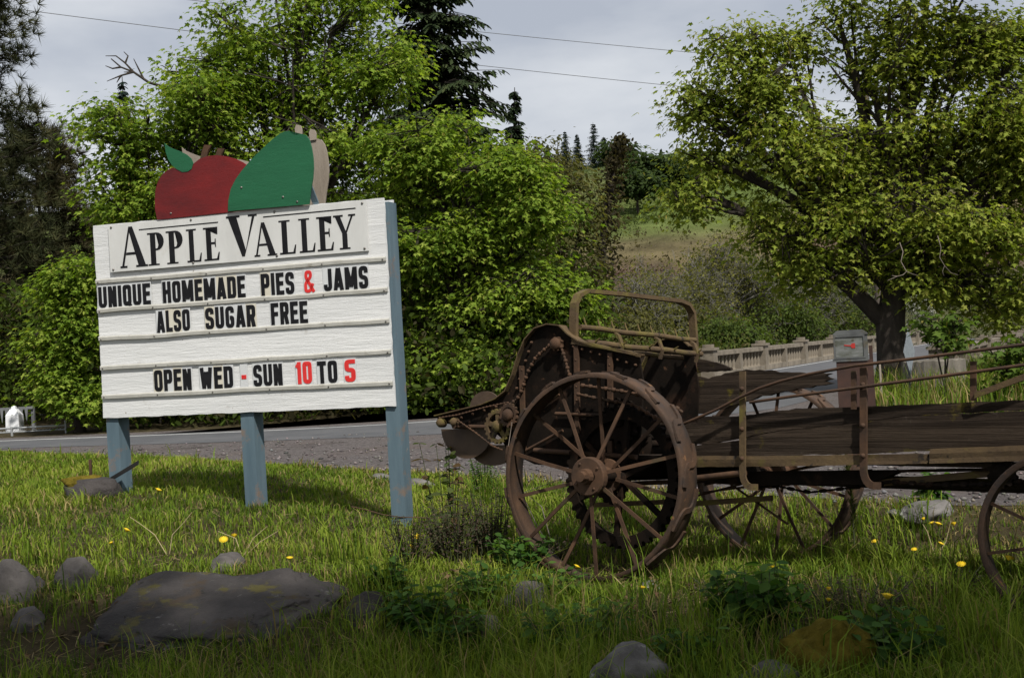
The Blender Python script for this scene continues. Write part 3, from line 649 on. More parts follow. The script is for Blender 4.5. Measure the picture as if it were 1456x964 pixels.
strap([(1386, 562), (1456, 536), (1540, 506)], TN-0.045, 0.030, 'brace_bar', M['mossy_iron'])
def rod(pts, t, r_, name='control_rod', mat=None, n=8, tt=None):
    P = [cl(x, y, t) for x, y in pts]
    if pts[-1][0] > 1500: P.append((WB+.34, P[-1][1]+.01))
    return MB().tube([(s, t, z) for s, z in P], r_, n).build(name, mat or M['rust'], wagon)
rod([(960, 607), (985, 597), (1020, 582), (1050, 566), (1080, 552), (1110, 542), (1150, 532), (1215, 520), (1300, 510), (1456, 490), (1560, 478)], TN-0.058, 0.0085)
rod([(1066, 572), (1130, 563), (1212, 552), (1383, 529), (1456, 519), (1560, 506)], TN-0.058, 0.0085)
rod([(990, 680), (1060, 672)], TN-0.02, 0.018)
rod([(880, 688), (1075, 680)], TN+0.2, 0.014)

# axles and running gear
MB().tube([(0, -0.03, WR), (0, TRK+0.20, WR)], 0.030, 12).build('axle', M['black_iron'], wagon)
MB().tube([(WB, -0.02, 0.40), (WB, TRK+0.12, 0.40)], 0.024, 12).build('axle', M['black_iron'], wagon)
MB().box((WB, TRK/2, (.41+zfl-.03)/2), (0.10, TF-TN-.1, zfl-.03-.41)).build('bolster', M['old_wood'], wagon)
MB().box((WB+.36, (TN+TF)/2, zfl+.13), (.035, TF-TN-.06, .24)).build('front_board', M['old_wood'], wagon)
MB().box((0.0, TRK/2, 0.66), (0.14, TF-TN+0.05, 0.10)).build('bolster', M['black_iron'], wagon)
MB().box((WB/2, TRK/2, 0.60), (WB-0.1, 0.09, 0.07)).build('reach_pole', M['old_wood'], wagon)
zsl = cl(1040, 712, TN+0.25)[1]
P = [cl(985, 716, TN+0.25), cl(1098, 708, TN+0.25)]
MB().bar([(s, TN+0.25, z) for s, z in P], 0.032, 0.02, (0, 0, 1)).build('slat_bar', M['mossy_iron'], wagon)
P = [cl(840, 718, TN+0.25), cl(955, 713, TN+0.25)]
MB().bar([(s, TN+0.25, z) for s, z in P], 0.03, 0.02, (0, 0, 1)).build('slat_bar', M['mossy_iron'], wagon)
P = [cl(1235, 688, TN+0.12), cl(1418, 672, TN+0.12)]
MB().bar([(s, TN+0.12, z) for s, z in P], 0.035, 0.03, (0, 0, 1)).build('slat_bar', M['mossy_iron'], wagon)
for a, b in (((990, 705), (1180, 655)), ((1000, 700), (1240, 668)), ((1120, 745), (1010, 668))):
    P = [cl(*a, TN+0.35), cl(*b, TN+0.35)]; MB().tube([(s, TN+0.35, z) for s, z in P], 0.007, 6).build('brace_rod', M['rust'], wagon)

# big drive gear on the axle inside the near wheel
def gear(s, t, z, r_, th, nt, ns, mat, name='drive_gear', tooth=0.02, rim=0.05, parent=wagon):
    mb = MB(); n = nt*2; prof = []
    out = [(s+(r_+(tooth if (k % 2) else 0))*math.cos(2*math.pi*(k+d)/n), z+(r_+(tooth if (k % 2) else 0))*math.sin(2*math.pi*(k+d)/n)) for k in range(n) for d in (-0.3, 0.3)]
    inn = [(s+(r_-rim)*math.cos(2*math.pi*(k+d)/n), z+(r_-rim)*math.sin(2*math.pi*(k+d)/n)) for k in range(n) for d in (-0.3, 0.3)]
    q = len(out); V_ = [(a, t, b) for a, b in out]+[(a, t, b) for a, b in inn]+[(a, t+th, b) for a, b in out]+[(a, t+th, b) for a, b in inn]
    F = []
    for i in range(q):
        j = (i+1) % q; F += [(i, j, q+j, q+i), (2*q+i, 3*q+i, 3*q+j, 2*q+j), (i, 2*q+i, 2*q+j, j), (q+i, q+j, 3*q+j, 3*q+i)]
    mb.add(V_, F); g = mb.build(name, mat, parent)
    for k in range(ns):
        a = 0.4+2*math.pi*k/ns; d = Vector((math.cos(a), 0, math.sin(a))); c = Vector((s, t+th*0.5, z))
        MB().bar([c+d*0.02, c+d*(r_-rim+0.004)], 0.03, th*0.6, (-d.z, 0, d.x)).build('spoke', mat, g)
    MB().lathe([(0.001, -0.02), (0.035, -0.02), (0.04, 0), (0.04, th+0.02), (0.001, th+0.02)], (s, t, z), (0, 1, 0), 14).build('hub', mat, g)
    return g
gear(0.03, TN-0.09, WR-0.01, 0.40, 0.045, 44, 6, M['black_iron'], rim=0.055)
gear(-0.02, TN-0.035, WR+0.33, 0.12, 0.03, 16, 0, M['black_iron'], rim=0.09)

# beater housing: curved side plates with a bent flange
HOUS = [(622, 592), (655, 584), (688, 576), (708, 568), (722, 557), (732, 535), (740, 508), (750, 484), (764, 468), (782, 462), (799, 464), (811, 476), (826, 486), (848, 493), (880, 500), (908, 506), (914, 540), (912, 600), (905, 660), (840, 668), (760, 660), (722, 642), (712, 622), (690, 604), (640, 603), (622, 600)]
def hplate(t, dz=0.0, pts=HOUS):
    P = [cl(x, y, TN+0.01) for x, y in pts]
    return MB().prism([(s, z+dz) for s, z in P], (0, t, 0), (1, 0, 0), (0, 0, 1), (0, 1, 0), 0.014).build('side_plate', M['black_iron'], wagon)
hplate(TN+0.01); hplate(TF-0.02, pts=[p for p in HOUS if p[0] < 815]+[(815, 600), (800, 655)] if False else [q for q in HOUS[:12]]+[(820, 540), (815, 640), (760, 660), (722, 642), (712, 622), (690, 604), (640, 603), (622, 600)])
P = [cl(x, y, TN+0.01) for x, y in HOUS[0:16]]
MB().bar([(s, TN+0.012, z+0.004) for s, z in P], 0.075, 0.008, (0, 1, 0)).build('flange', M['mossy_iron'], wagon)
MB().bar([(s, TF-0.02, z+0.004) for s, z in P[:12]], 0.075, 0.008, (0, 1, 0)).build('flange', M['mossy_iron'], wagon)
# ribs and rivets on the near side plate
for a, b in (((742, 520), (745, 640)), ((820, 492), (822, 650)), ((868, 502), (868, 650))):
    P = [cl(*a, TN), cl(*b, TN)]; MB().bar([(s, TN-.002, z) for s, z in P], .035, .016, (1, 0, 0)).build('rib', M['rust'], wagon)
rv = None
for (x0, y0), (x1, y1), n_ in (((735, 545), (756, 480), 6), ((816, 486), (904, 512), 8), ((640, 592), (722, 566), 6), ((820, 505), (822, 600), 6), ((868, 512), (868, 600), 6)):
    for k in range(n_):
        s, z = cl(x0+(x1-x0)*k/(n_-1), y0+(y1-y0)*k/(n_-1)+7, TN)
        if rv is None: o = MB().lathe([(.0005, -.012), (.007, -.010), (.010, .004)], (0, 0, 0), (0, 1, 0), 8).build('rivet', M['rust'], wagon); rv = o.data
        else: o = link('rivet', rv, wagon)
        o.location = (s, TN-.002, z)
# a plank leaning against the plate (weathered top edge)
plank('hood_board', [(812, 482), (860, 492), (911, 503)], [(812, 489), (860, 497), (911, 508)], TN-0.02, 0.03, M['mossy_iron'], 16, 2, 0.002, 21, 0.0)
# spreading beaters across the wagon
def beater_bar(s, z, mat, nt_, dx, dz, r_=.017, t0=TN+.05, t1=None):
    t1 = t1 or TF-.05; b = MB().tube([(s, t0+(t1-t0)*k/6, z+.004*math.sin(k*2.1)) for k in range(7)], r_, 7).build('beater_bar', mat, wagon); tm = None
    for q in range(nt_):
        y = t0+.07+(t1-t0-.14)*q/max(nt_-1, 1)
        if tm is None: o = MB().tube([(0, 0, 0), (dx*.6, 0, dz*.55), (dx, .004, dz)], [.008, .007, .004], 5).build('tooth', mat, b); tm = o.data
        else: o = link('tooth', tm, b)
        o.location = (s, y, z)
    return b
s_arch, z_a = cl(817, 486, TN+0.02)
tU, zU = cs(825, 466, s_arch); tU2, zU2 = cs(965, 476, s_arch)
print('arch s', s_arch, 'far t', cs(987, 500, s_arch), zU, zU2)
print('tooth', tU, tU2)
beater_bar(s_arch+.02, zU, M['mossy_iron'], 9, -.03, .07, .018)
beater_bar(s_arch+.07, zU-.10, M['mossy_iron'], 5, .05, .03, .020)
beater_bar(s_arch-.09, zU-.12, M['mossy_iron'], 6, -.05, .02)
for k in range(5):
    a = .3+2*math.pi*k/5; beater_bar(s_arch-.17+.14*math.cos(a), .80+.14*math.sin(a), M['black_iron'], 6, .05*math.cos(a), .05*math.sin(a))
MB().tube([(s_arch-.17, TN+.03, .80), (s_arch-.17, TF-.03, .80)], .024, 8).build('beater_shaft', M['black_iron'], wagon)
for y in (TN+.40, (TN+TF)/2+.15, TF-.12):
    MB().lathe([(.02, -.01), (.17, -.01), (.17, .01), (.02, .01)], (s_arch-.17, y, .80), (0, 1, 0), 16).build('beater_disc', M['black_iron'], wagon)
    MB().bar([(s_arch+.07, y, zU-.16), (s_arch+.09, y, zU-.10), (s_arch+.06, y, zU-.03), (s_arch+.02, y, zU-.01)], .03, .012, (0, 1, 0)).build('beater_arm', M['mossy_iron'], wagon)
# tall bent arch over the beaters
ar = [(816, 487), (816, 450), (817, 432), (822, 420), (833, 414), (880, 418), (930, 424), (965, 428), (977, 433), (984, 445), (986, 470), (988, 502)]
Pa = [cs(x, y, s_arch-0.02) for x, y in ar]
sp = MB(); V_ = []
pts = [Vector((s_arch-0.02, t, z)) for t, z in Pa]
sp.bar(pts, 0.055, 0.026, (1, 0, 0)); arch = sp.build('arch_bar', M['mossy_iron'], wagon)
MB().tube([pts[0]+Vector((0, 0.01, 0)), pts[0]+Vector((0, 0.02, -0.25))], 0.016, 8).build('arch_foot', M['rust'], arch)
MB().tube([pts[-1]+Vector((0, 0, 0.02)), pts[-1]+Vector((0, 0.0, -0.30))], 0.016, 8).build('arch_foot', M['rust'], arch)
# rear distributor: shaft with curved paddles
def disc(px, py, rx, ry, a0, a1, t, mat, name, th=0.012):
    poly = [(px+rx*math.cos(R(a)), py+ry*math.sin(R(a))) for a in np.linspace(a0, a1, 18)]
    Q = [cl(x, y, t) for x, y in poly]; return MB().prism(Q, (0, t, 0), (1, 0, 0), (0, 0, 1), (0, 1, 0), th).build(name, mat, wagon)
M['paddle'] = pm('paddle', (0.045, 0.028, 0.017), (0.085, 0.052, 0.03), 5, 0.7, 0.3, 30, spots=[((0.09, 0.065, 0.02), 4, 0.58, 0.15)])
disc(664, 606, 37, 46, 5, 175, TN+0.10, M['paddle'], 'paddle')
disc(700, 640, 30, 22, -20, 200, TN+0.16, M['paddle'], 'paddle')
disc(690, 580, 22, 24, 180, 360, TN+0.22, M['paddle'], 'paddle')
zd = cl(664, 606, TN+0.1)
MB().tube([(zd[0], TN-0.03, zd[1]), (zd[0], TF, zd[1])], 0.02, 8).build('distributor_shaft', M['rust'], wagon)
for (x, y, r_) in ((627, 601, 0.032), (646, 600, 0.030)):
    s, z = cl(x, y, TN-0.02); MB().lathe([(0.001, -0.03), (r_*0.6, -0.03), (r_, -0.01), (r_, 0.03), (0.001, 0.03)], (s, TN-0.02, z), (0, 1, 0), 12).build('roller', M['mossy_iron'], wagon)
# sprockets and their chains
def gpx(x, y, t, r_, **k): s, z = cl(x, y, t); return gear(s, t, z, r_, **k)
gpx(707, 606, TN-0.03, 0.105, th=0.02, nt=20, ns=5, mat=M['mossy_iron'], name='sprocket', tooth=0.012, rim=0.02)
gpx(722, 590, TN-0.06, 0.07, th=0.02, nt=14, ns=4, mat=M['rust'], name='sprocket', tooth=0.01, rim=0.018)
gpx(790, 489, TN-0.03, 0.035, th=0.03, nt=8, ns=0, mat=M['rust'], name='sprocket', tooth=0.012, rim=0.034)
def chain(pts, t, step, r_, mat, name='drive_chain', slack=0):
    P = [cl(x, y, t) for x, y in pts]; P = np.array(P); d = np.r_[0, np.cumsum(np.hypot(*np.diff(P, axis=0).T))]; n = max(2, int(d[-1]/step)); mb = MB()
    for k in range(n):
        a, b = [np.array([np.interp(u, d, P[:, 0]), np.interp(u, d, P[:, 1])]) for u in (k*step, k*step+step*0.98)]
        m_ = (a+b)/2; A, B, Mi = Vector((a[0], t, a[1])), Vector((b[0], t, b[1])), Vector((m_[0], t, m_[1]))
        if k % 2 == 0: mb.tube([A, A.lerp(B, .25), A.lerp(B, .75), B], [r_*0.5, r_, r_, r_*0.5], 6)
        else: mb.tube([A, A.lerp(B, .3), A.lerp(B, .7), B], [r_*0.4, r_*0.62, r_*0.62, r_*0.4], 6)
    return mb.build(name, mat, wagon)
chain([(783, 490), (762, 508), (750, 530), (742, 555), (735, 568), (722, 577)], TN-0.02, 0.024, 0.014, M['rust'])
chain([(797, 491), (804, 512), (809, 532), (818, 545)], TN-0.02, 0.024, 0.014, M['rust'])
chain([(624, 594), (650, 590), (690, 579), (722, 572)], TN-0.025, 0.016, 0.007, M['rust'])
chain([(650, 597), (676, 615), (700, 634), (715, 640)], TN-0.035, 0.016, 0.008, M['rust'])
chain([(826, 548), (870, 554), (905, 560), (940, 574), (962, 580), (975, 590)], TN-0.06, 0.03, 0.016, M['rust'])
chain([(820, 560), (855, 568), (900, 575), (925, 590), (955, 604)], TN-0.06, 0.03, 0.014, M['rust'])
chain([(1075, 694), (1100, 690), (1150, 700), (1240, 690)], TN+0.15, 0.05, 0.012, M['black_iron'])
chain([(1246, 690), (1262, 684), (1300, 688), (1340, 690), (1380, 689), (1420, 688), (1456, 684), (1500, 680)], TN+0.05, 0.045, 0.017, M['black_iron'])
gpx(1424, 672, TN+0.03, 0.06, th=0.03, nt=10, ns=0, mat=M['black_iron'], name='sprocket', tooth=0.015, rim=0.055)
# levers and small rods seen through the wheel
for a, b, r_ in (((722, 612), (795, 560), 0.012), ((730, 650), (800, 612), 0.010), ((790, 588), (900, 592), 0.012), ((760, 640), (905, 650), 0.016)):
    rod([a, b], TN-0.015, r_, 'link_rod', M['rust'])
gpx(868, 690, TN-0.035, 0.10, th=0.03, nt=14, ns=4, mat=M['black_iron'], name='sprocket', tooth=0.015, rim=0.03)
# ------------------------------------------------------------------ tree builders (numpy leaves)
LEAF_V = np.array([(0, 0), (.02, .40), (.27, .20), (.44, .55), (.55, .19), (1, 0), (.55, -.19), (.44, -.55), (.27, -.20), (.02, -.40)], float)
LEAF_F = np.array([(0, i, i+1) for i in range(1, 9)])
OVAL_V = np.array([(0, 0), (.3, .26), (.7, .22), (1, 0), (.7, -.22), (.3, -.26)], float); OVAL_F = np.array([(0, i, i+1) for i in range(1, 5)])
TASS_V = np.array([(0, 0), (.2, .12), (.6, .15), (1, .03), (.6, -.15), (.2, -.12)], float); TASS_F = OVAL_F
def leaves(pos, dirv, nrm, size, tv, tf, droop=0.35):
    """pos,dirv,nrm (n,3); size (n,)"""
    n = len(pos); d = dirv/np.linalg.norm(dirv, axis=1, keepdims=True)
    nr = nrm-d*np.sum(nrm*d, 1, keepdims=True); nr /= np.maximum(np.linalg.norm(nr, axis=1, keepdims=True), 1e-6); w = np.cross(nr, d)
    x = tv[:, 0][None, :, None]; y = tv[:, 1][None, :, None]; s = size[:, None, None]
    V = pos[:, None, :]+s*(x*d[:, None, :]+y*w[:, None, :]-(droop*x*x+0.25*y*y)*nr[:, None, :])
    k = len(tv); F = (tf[None]+(np.arange(n)*k)[:, None, None]).reshape(-1, 3)
    return V.reshape(-1, 3), F
def merge(parts):
    Vs, Fs, Cs = [], [], []; o = 0
    for V, F, C in parts: Vs.append(V); Fs.append(F+o); Cs.append(C); o += len(V)
    return np.concatenate(Vs), np.concatenate(Fs), np.concatenate(Cs)
def rand_unit(rg, n):
    v = rg.normal(size=(n, 3)); return v/np.linalg.norm(v, axis=1, keepdims=True)
def wobble(a, b, n, amp, rg):
    a, b = np.array(a, float), np.array(b, float); t = np.linspace(0, 1, n)[:, None]; P = a+(b-a)*t
    o = rg.normal(size=(n, 3))*amp; o[0] = 0; o[-1] = 0
    return P+np.cumsum(o, 0)*(1-t)*np.minimum(t*3, 1)
def broadleaf(name, base, lobes, nclus, per, lsize, label, cat='tree', seed=1, trunk_r=0.3, fork=0.28, pal=None, yellow=0.12, shell=0.55, spread=0.42, group=None, barkm='bark', bare=0.0, leafshape='maple', twig=True, trunk_top=None, lower_cut=None, sag=0.25, sub=0):
    """lobes: list of (cx,cy,cz,rx,ry,rz) in world; leaves hang in clumps on twigs"""
    rg = np.random.default_rng(seed); base = np.array(base, float)
    root = tag(empty(name, tuple(base)), label, cat, group)
    L = np.array(lobes, float); top = L[:, 2].max()
    tt = np.array(trunk_top, float) if trunk_top is not None else np.array([L[:, 0].mean(), L[:, 1].mean(), base[2]+(top-base[2])*0.75])
    tr = wobble(base-np.array([0, 0, 0.25]), tt, 9, trunk_r*0.18, rg); trad = np.linspace(trunk_r*1.12, trunk_r*0.22, 9); trad[0] *= 1.25
    mb = MB(); mb.tube(tr-base, list(trad), 10)
    nodes = [tr[k] for k in range(3, 9)]; nrad = [trad[k] for k in range(3, 9)]
    vol = L[:, 3]*L[:, 4]*L[:, 5]; 
    for li, l in enumerate(L):
        k = int(np.clip(len(tr)*(fork+rg.uniform(-.06, .25)), 2, 7)); c = l[:3]
        path = wobble(tr[k], c+np.array([0, 0, -l[5]*0.1]), 7, 0.10*l[3]*0.5, rg); path[:, 2] += np.sin(np.linspace(0, math.pi, 7))*0.12*np.linalg.norm(path[-1]-path[0])*rg.uniform(-.3, 1)
        r0 = min(trad[k]*0.75, trunk_r*0.6); rad = np.linspace(r0, max(r0*0.25, 0.02), 7); mb.tube(path-base, list(rad), 7)
        nodes += list(path[2:]); nrad += list(rad[2:])
        for q in range(5):
            u = rand_unit(rg, 1)[0]; e = c+u*l[3:6]*rg.uniform(.5, .8); kk = rg.integers(2, 7)
            p2 = wobble(path[kk], e, 6, 0.05*l[3], rg); r2 = np.linspace(rad[kk]*0.6, 0.012, 6); mb.tube(p2-base, list(r2), 5); nodes += list(p2[1:]); nrad += list(r2[1:])
    nodes = np.array(nodes)
    if sub:                                  # each bough carries several leaf masses with gaps between them
        Q = []
        for l in L:
            for q in range(sub):
                uu = rand_unit(rg, 1)[0]; k_ = rg.uniform(.34, .64); Q.append(np.r_[l[:3]+uu*l[3:6]*rg.uniform(.45, .86), l[3:6]*k_*np.array([1, 1, .72])])
        L = np.array(Q)
    prob = (L[:, 3]*L[:, 4]*L[:, 5])**(2/3); prob /= prob.sum(); which = rg.choice(len(L), nclus, p=prob)
    u = rand_unit(rg, nclus); rr = (shell+(1-shell)*rg.random(nclus))**0.7*rg.uniform(0.5, 1.10, nclus)**0.6*(1+.10*np.sin(u[:, 0]*7+which)*np.cos(u[:, 2]*6))
    if sub: fl_ = rg.random(nclus) < .5; u[fl_, 2] = np.abs(u[fl_, 2])
    C = L[which, :3]+u*L[which, 3:6]*rr[:, None]
    if lower_cut is not None: C = C[C[:, 2] > lower_cut]
    C = C[C[:, 2] > base[2]+0.25]
    for c in C:
        if not twig: break
        j = np.argmin(np.sum((nodes-c)**2, 1)); a = nodes[j]
        P = wobble(a, c, 4, 0.05*np.linalg.norm(c-a), rg); mb.tube(P-base, [min(nrad[j]*0.5, 0.03), 0.016, 0.011, 0.006], 4, cap=False)
    mb.build('trunk', M[barkm], root)
    if bare > 0: C = C[rg.random(len(C)) > bare]
    n = len(C)*per; ci = np.repeat(np.arange(len(C)), per)
    off = rg.normal(size=(n, 3))*spread*np.array([1, 1, .62]); pos = C[ci]+off
    pos[:, 2] -= sag*np.sum(off[:, :2]**2, 1)/max(spread, .1)*0.5
    out = off+0.3*rand_unit(rg, n)*spread; dirv = out*np.array([1, 1, .4])+np.array([0, 0, -.42*spread]); nrm = rand_unit(rg, n)*0.55+np.array([0, 0, 1.0])
    size = lsize*(.45+.95*rg.random(n)**1.3)
    pal = np.array(pal if pal is not None else [(.080, .138, .017), (.155, .240, .028), (.235, .322, .042), (.330, .390, .070)])
    cw = rg.random(len(C))*0.65; ti = np.clip(cw[ci]+rg.normal(size=n)*.17+0.15, 0, .999)*(len(pal)-1); i0 = ti.astype(int); fr = (ti-i0)[:, None]
    col = pal[i0]*(1-fr)+pal[np.minimum(i0+1, len(pal)-1)]*fr; col *= rg.uniform(.8, 1.2, (n, 1))
    tv, tf = (LEAF_V, LEAF_F) if leafshape == 'maple' else (OVAL_V, OVAL_F)
    V, F = leaves(pos-base, dirv, nrm, size, tv, tf); parts = [(V, F, np.repeat(col, len(tv), 0))]
    if yellow > 0:
        m_ = int(n*yellow); sel = rg.choice(n, m_, replace=False); d = rg.normal(size=(m_, 3))*0.25+np.array([0, 0, -1.0])
        V, F = leaves(pos[sel]-base, d, rand_unit(rg, m_), lsize*rg.uniform(.5, .85, m_), TASS_V, TASS_F, 0.05)
        cy = np.array([.36, .31, .08])*rg.uniform(.65, 1.2, (m_, 1)); parts.append((V, F, np.repeat(cy, 6, 0)))
    V, F, Cc = merge(parts)
    o = link('crown', np_mesh('crown', V, F, M['leaf'], Cc), root); o['kind'] = 'stuff'
    return root
def conifer(name, base, h, rad, label, seed=1, kind='fir', tiers=30, per=8, lean=(0, 0), pal=None, bottom=0.12, sprig=0.55, cat='tree', group=None, gap=0.15, trunk_r=None, nspr=14):
    rg = np.random.default_rng(seed); base = np.array(base, float); root = tag(empty(name, tuple(base)), label, cat, group)
    top = np.array([lean[0], lean[1], h]); tr = trunk_r or h*0.014+0.04
    mb = MB(); ts = np.linspace(0, 1, 10); path = np.stack([top[0]*ts**1.4, top[1]*ts**1.4, h*ts-0.2*(1-ts)], 1); mb.tube(path, list(tr*(1-ts*0.93)), 8)
    P, D, S = [], [], []
    for k in range(tiers):
        t = bottom+(1-bottom)*(k+rg.uniform(-.3, .3))/tiers; t = min(max(t, bottom), .995)
        c = np.array([np.interp(t, ts, path[:, q]) for q in range(3)])
        if kind == 'fir': rl = rad*((1-t)**0.75+.04)
        else: rl = rad*(0.35+0.65*math.sin(math.pi*min(max((t-bottom)/(1-bottom), 0), 1)**0.8))
        for q in range(per):
            if rg.random() < gap: continue
            a = rg.uniform(0, 2*math.pi); ln = rl*rg.uniform(.55, 1.12); rise = rg.uniform(-.25, .1) if kind == 'fir' else rg.uniform(-.1, .45)
            e = c+np.array([math.cos(a)*ln, math.sin(a)*ln, ln*rise]); m_ = (c+e)/2+np.array([0, 0, ln*(.10 if kind == 'fir' else -.08)])
            mb.tube([c, m_, e], [max(tr*.22*(1-t)+.012, .012), .014, .006], 4, cap=False)
            ns_ = max(3, int(nspr*ln/rad+2)); uu = np.linspace(.22, 1, ns_) if kind == 'fir' else np.sqrt(np.linspace(.2, 1, ns_))
            for u in uu:
                pt = (1-u)**2*c+2*u*(1-u)*m_+u*u*e
                if kind == 'fir':
                    for sd_ in (-1, 1):
                        aa = a+sd_*rg.uniform(.5, 1.1); P.append(pt); D.append([math.cos(aa), math.sin(aa), -rg.uniform(.15, .7)]); S.append(sprig*rg.uniform(.6, 1.2)*(1.15-.5*u)*(.45+.55*(1-t)))
                else:
                    P.append(pt+rg.normal(size=3)*ln*.09); D.append([math.cos(a)*.6, math.sin(a)*.6, .5]); S.append(sprig*rg.uniform(.7, 1.2))
    mb.build('trunk', M['bark'], root)
    P, D, S = np.array(P), np.array(D), np.array(S); n = len(P)
    if kind == 'fir':
        tv = np.array([(0, 0), (.15, .13), (.35, .10), (.42, .2), (.62, .09), (.70, .15), (1, 0), (.70, -.15), (.62, -.09), (.42, -.2), (.35, -.10), (.15, -.13)], float); tf = np.array([(0, i, i+1) for i in range(1, 11)])
        V, F = leaves(P, D, rand_unit(rg, n)*.5+np.array([0, 0, 1.]), S, tv, tf, .3); k_ = len(tv); rep = n
    else:
        nn = 26; P2 = np.repeat(P, nn, 0); d2 = rand_unit(rg, n*nn)*.9+np.repeat(D, nn, 0)*.8; S2 = np.repeat(S, nn)*rg.uniform(.7, 1.1, n*nn)
        tv = np.array([(0, .035), (0, -.035), (1, 0)], float); tf = np.array([(0, 1, 2)]); V, F = leaves(P2, d2, rand_unit(rg, n*nn), S2, tv, tf, .05); k_ = 3; rep = n*nn
    pal = np.array(pal if pal is not None else [(.012, .022, .010), (.022, .036, .016), (.035, .05, .02)])
    cl_ = rg.random(n)*.8
    if rep != n: cl_ = np.repeat(cl_, rep//n)
    ti = np.clip(cl_+rg.normal(size=rep)*.15, 0, .999)*(len(pal)-1); i0 = ti.astype(int); fr = (ti-i0)[:, None]; col = pal[i0]*(1-fr)+pal[np.minimum(i0+1, len(pal)-1)]*fr
    o = link('crown', np_mesh('crown', V, F, M['needle'], np.repeat(col, k_, 0)), root); o['kind'] = 'stuff'
    return root
def gnarled(name, base, h, spreadr, label, seed=1, levels=5, cat='tree', group=None, nleaf=1500, lsize=.22, pal=None, r0=.16, barkm='lichen_bark', up=.35, nb=(2, 4), lsp=.35):
    """open, crooked tree built by recursive branching"""
    rg = np.random.default_rng(seed); base = np.array(base, float); root = tag(empty(name, tuple(base)), label, cat, group); mb = MB(); tips = []
    def grow(p, d, ln, r_, lv):
        n = 4; pts = [p]; dd = d
        for k in range(n):
            dd = dd+rg.normal(size=3)*.28; dd[2] += up*.25; dd /= np.linalg.norm(dd); pts.append(pts[-1]+dd*ln/n)
        mb.tube(pts, list(np.linspace(r_, r_*.62, n+1)), 6 if lv > 3 else 4, cap=False)
        if lv <= 2: tips.extend(pts[1:])
        if lv == 0: return
        for q in range(rg.integers(nb[0], nb[1]+1)):
            nd = dd*.6+rand_unit(rg, 1)[0]*.9; nd[2] = nd[2]*.7+up*.35; nd /= np.linalg.norm(nd)
            grow(pts[rg.integers(2, n+1)], nd, ln*rg.uniform(.58, .85), r_*.58, lv-1)
    ln0 = h*.36
    for q in range(1 if levels < 5 else 2): grow(np.array([0, 0, -.1]), np.array([rg.uniform(-.3, .3)*spreadr, rg.uniform(-.2, .2), 1.]), ln0, r0, levels)
    mb.build('trunk', M[barkm], root)
    if nleaf:
        T = np.array(tips); ci = rg.integers(0, len(T), nleaf); pos = T[ci]+rg.normal(size=(nleaf, 3))*lsp
        pal = np.array(pal if pal is not None else [(.06, .065, .025), (.09, .09, .03), (.12, .115, .04)]); col = pal[rg.integers(0, len(pal), nleaf)]*rg.uniform(.75, 1.2, (nleaf, 1))
        V, F = leaves(pos, rand_unit(rg, nleaf)+np.array([0, 0, -.2]), rand_unit(rg, nleaf)*.6+np.array([0, 0, 1.]), lsize*rg.uniform(.5, 1.2, nleaf), OVAL_V, OVAL_F)
        o = link('crown', np_mesh('crown', V, F, M['leaf'], np.repeat(col, 6, 0)), root); o['kind'] = 'stuff'
    return root
def lobe(px, py, d, rx, rz, ry=None):
    """crown lobe centred on a pixel at a depth; rx, rz in pixels"""
    p = at_depth(px, py, d); k = d/FPX; return (p.x, p.y, p.z, rx*k, (ry or rx)*k, rz*k)
def gbase(px, d): p = at_depth(px, 560, d); return (p.x, p.y, 0.0)
# ------------------------------------------------------------------ trees
broadleaf('maple_tree', gbase(425, 31), [lobe(430, -60, 31, 90, 60), lobe(350, 60, 31, 95, 70), lobe(470, 40, 31, 95, 75), lobe(290, 120, 31, 75, 50), lobe(420, 130, 31, 140, 75), lobe(545, 110, 31, 75, 55), lobe(320, 215, 31, 120, 60), lobe(460, 230, 31, 150, 80), lobe(330, 330, 31, 130, 90), lobe(480, 380, 31, 140, 110), lobe(330, 480, 31, 150, 90)],
          2300, 21, .135, 'tall spreading maple directly behind the farm sign', seed=11, sub=9, trunk_r=.30, spread=.29, fork=.30)
broadleaf('maple_tree', gbase(690, 28.5), [lobe(600, 205, 28.5, 95, 55), lobe(680, 235, 28.5, 100, 70), lobe(735, 300, 28.5, 75, 70), lobe(620, 330, 28.5, 100, 80), lobe(735, 395, 28.5, 95, 70), lobe(800, 425, 28.5, 55, 50), lobe(590, 440, 28.5, 80, 90), lobe(680, 470, 28.5, 110, 75), lobe(600, 545, 28.5, 70, 45), lobe(720, 545, 28.5, 100, 50)],
          2000, 21, .132, 'dense bright maple between the sign and the wagon', seed=12, sub=9, trunk_r=.26, spread=.28, fork=.2)
m3 = broadleaf('maple_tree', gbase(215, 29.5), [lobe(190, 180, 29.5, 60, 45), lobe(165, 250, 29.5, 50, 55), lobe(250, 250, 29.5, 75, 60), lobe(280, 150, 29.5, 60, 45), lobe(180, 330, 29.5, 65, 60), lobe(260, 380, 29.5, 80, 90), lobe(190, 450, 29.5, 80, 80), lobe(240, 540, 29.5, 110, 50)],
          1050, 21, .132, 'maple with a bare top branch, rising over the left end of the sign', seed=13, sub=8, trunk_r=.2, spread=.28)
broadleaf('maple_tree', gbase(112, 27), [lobe(118, 385, 27, 45, 38), lobe(92, 430, 27, 50, 42), lobe(75, 500, 27, 45, 40), lobe(120, 480, 27, 50, 60), lobe(105, 545, 27, 50, 28), lobe(160, 565, 27, 55, 38)],
          560, 21, .125, 'small low maple left of the sign, above the chain link gate', seed=14, sub=8, trunk_r=.12, spread=.23)
m5b = gbase(1270, 26)
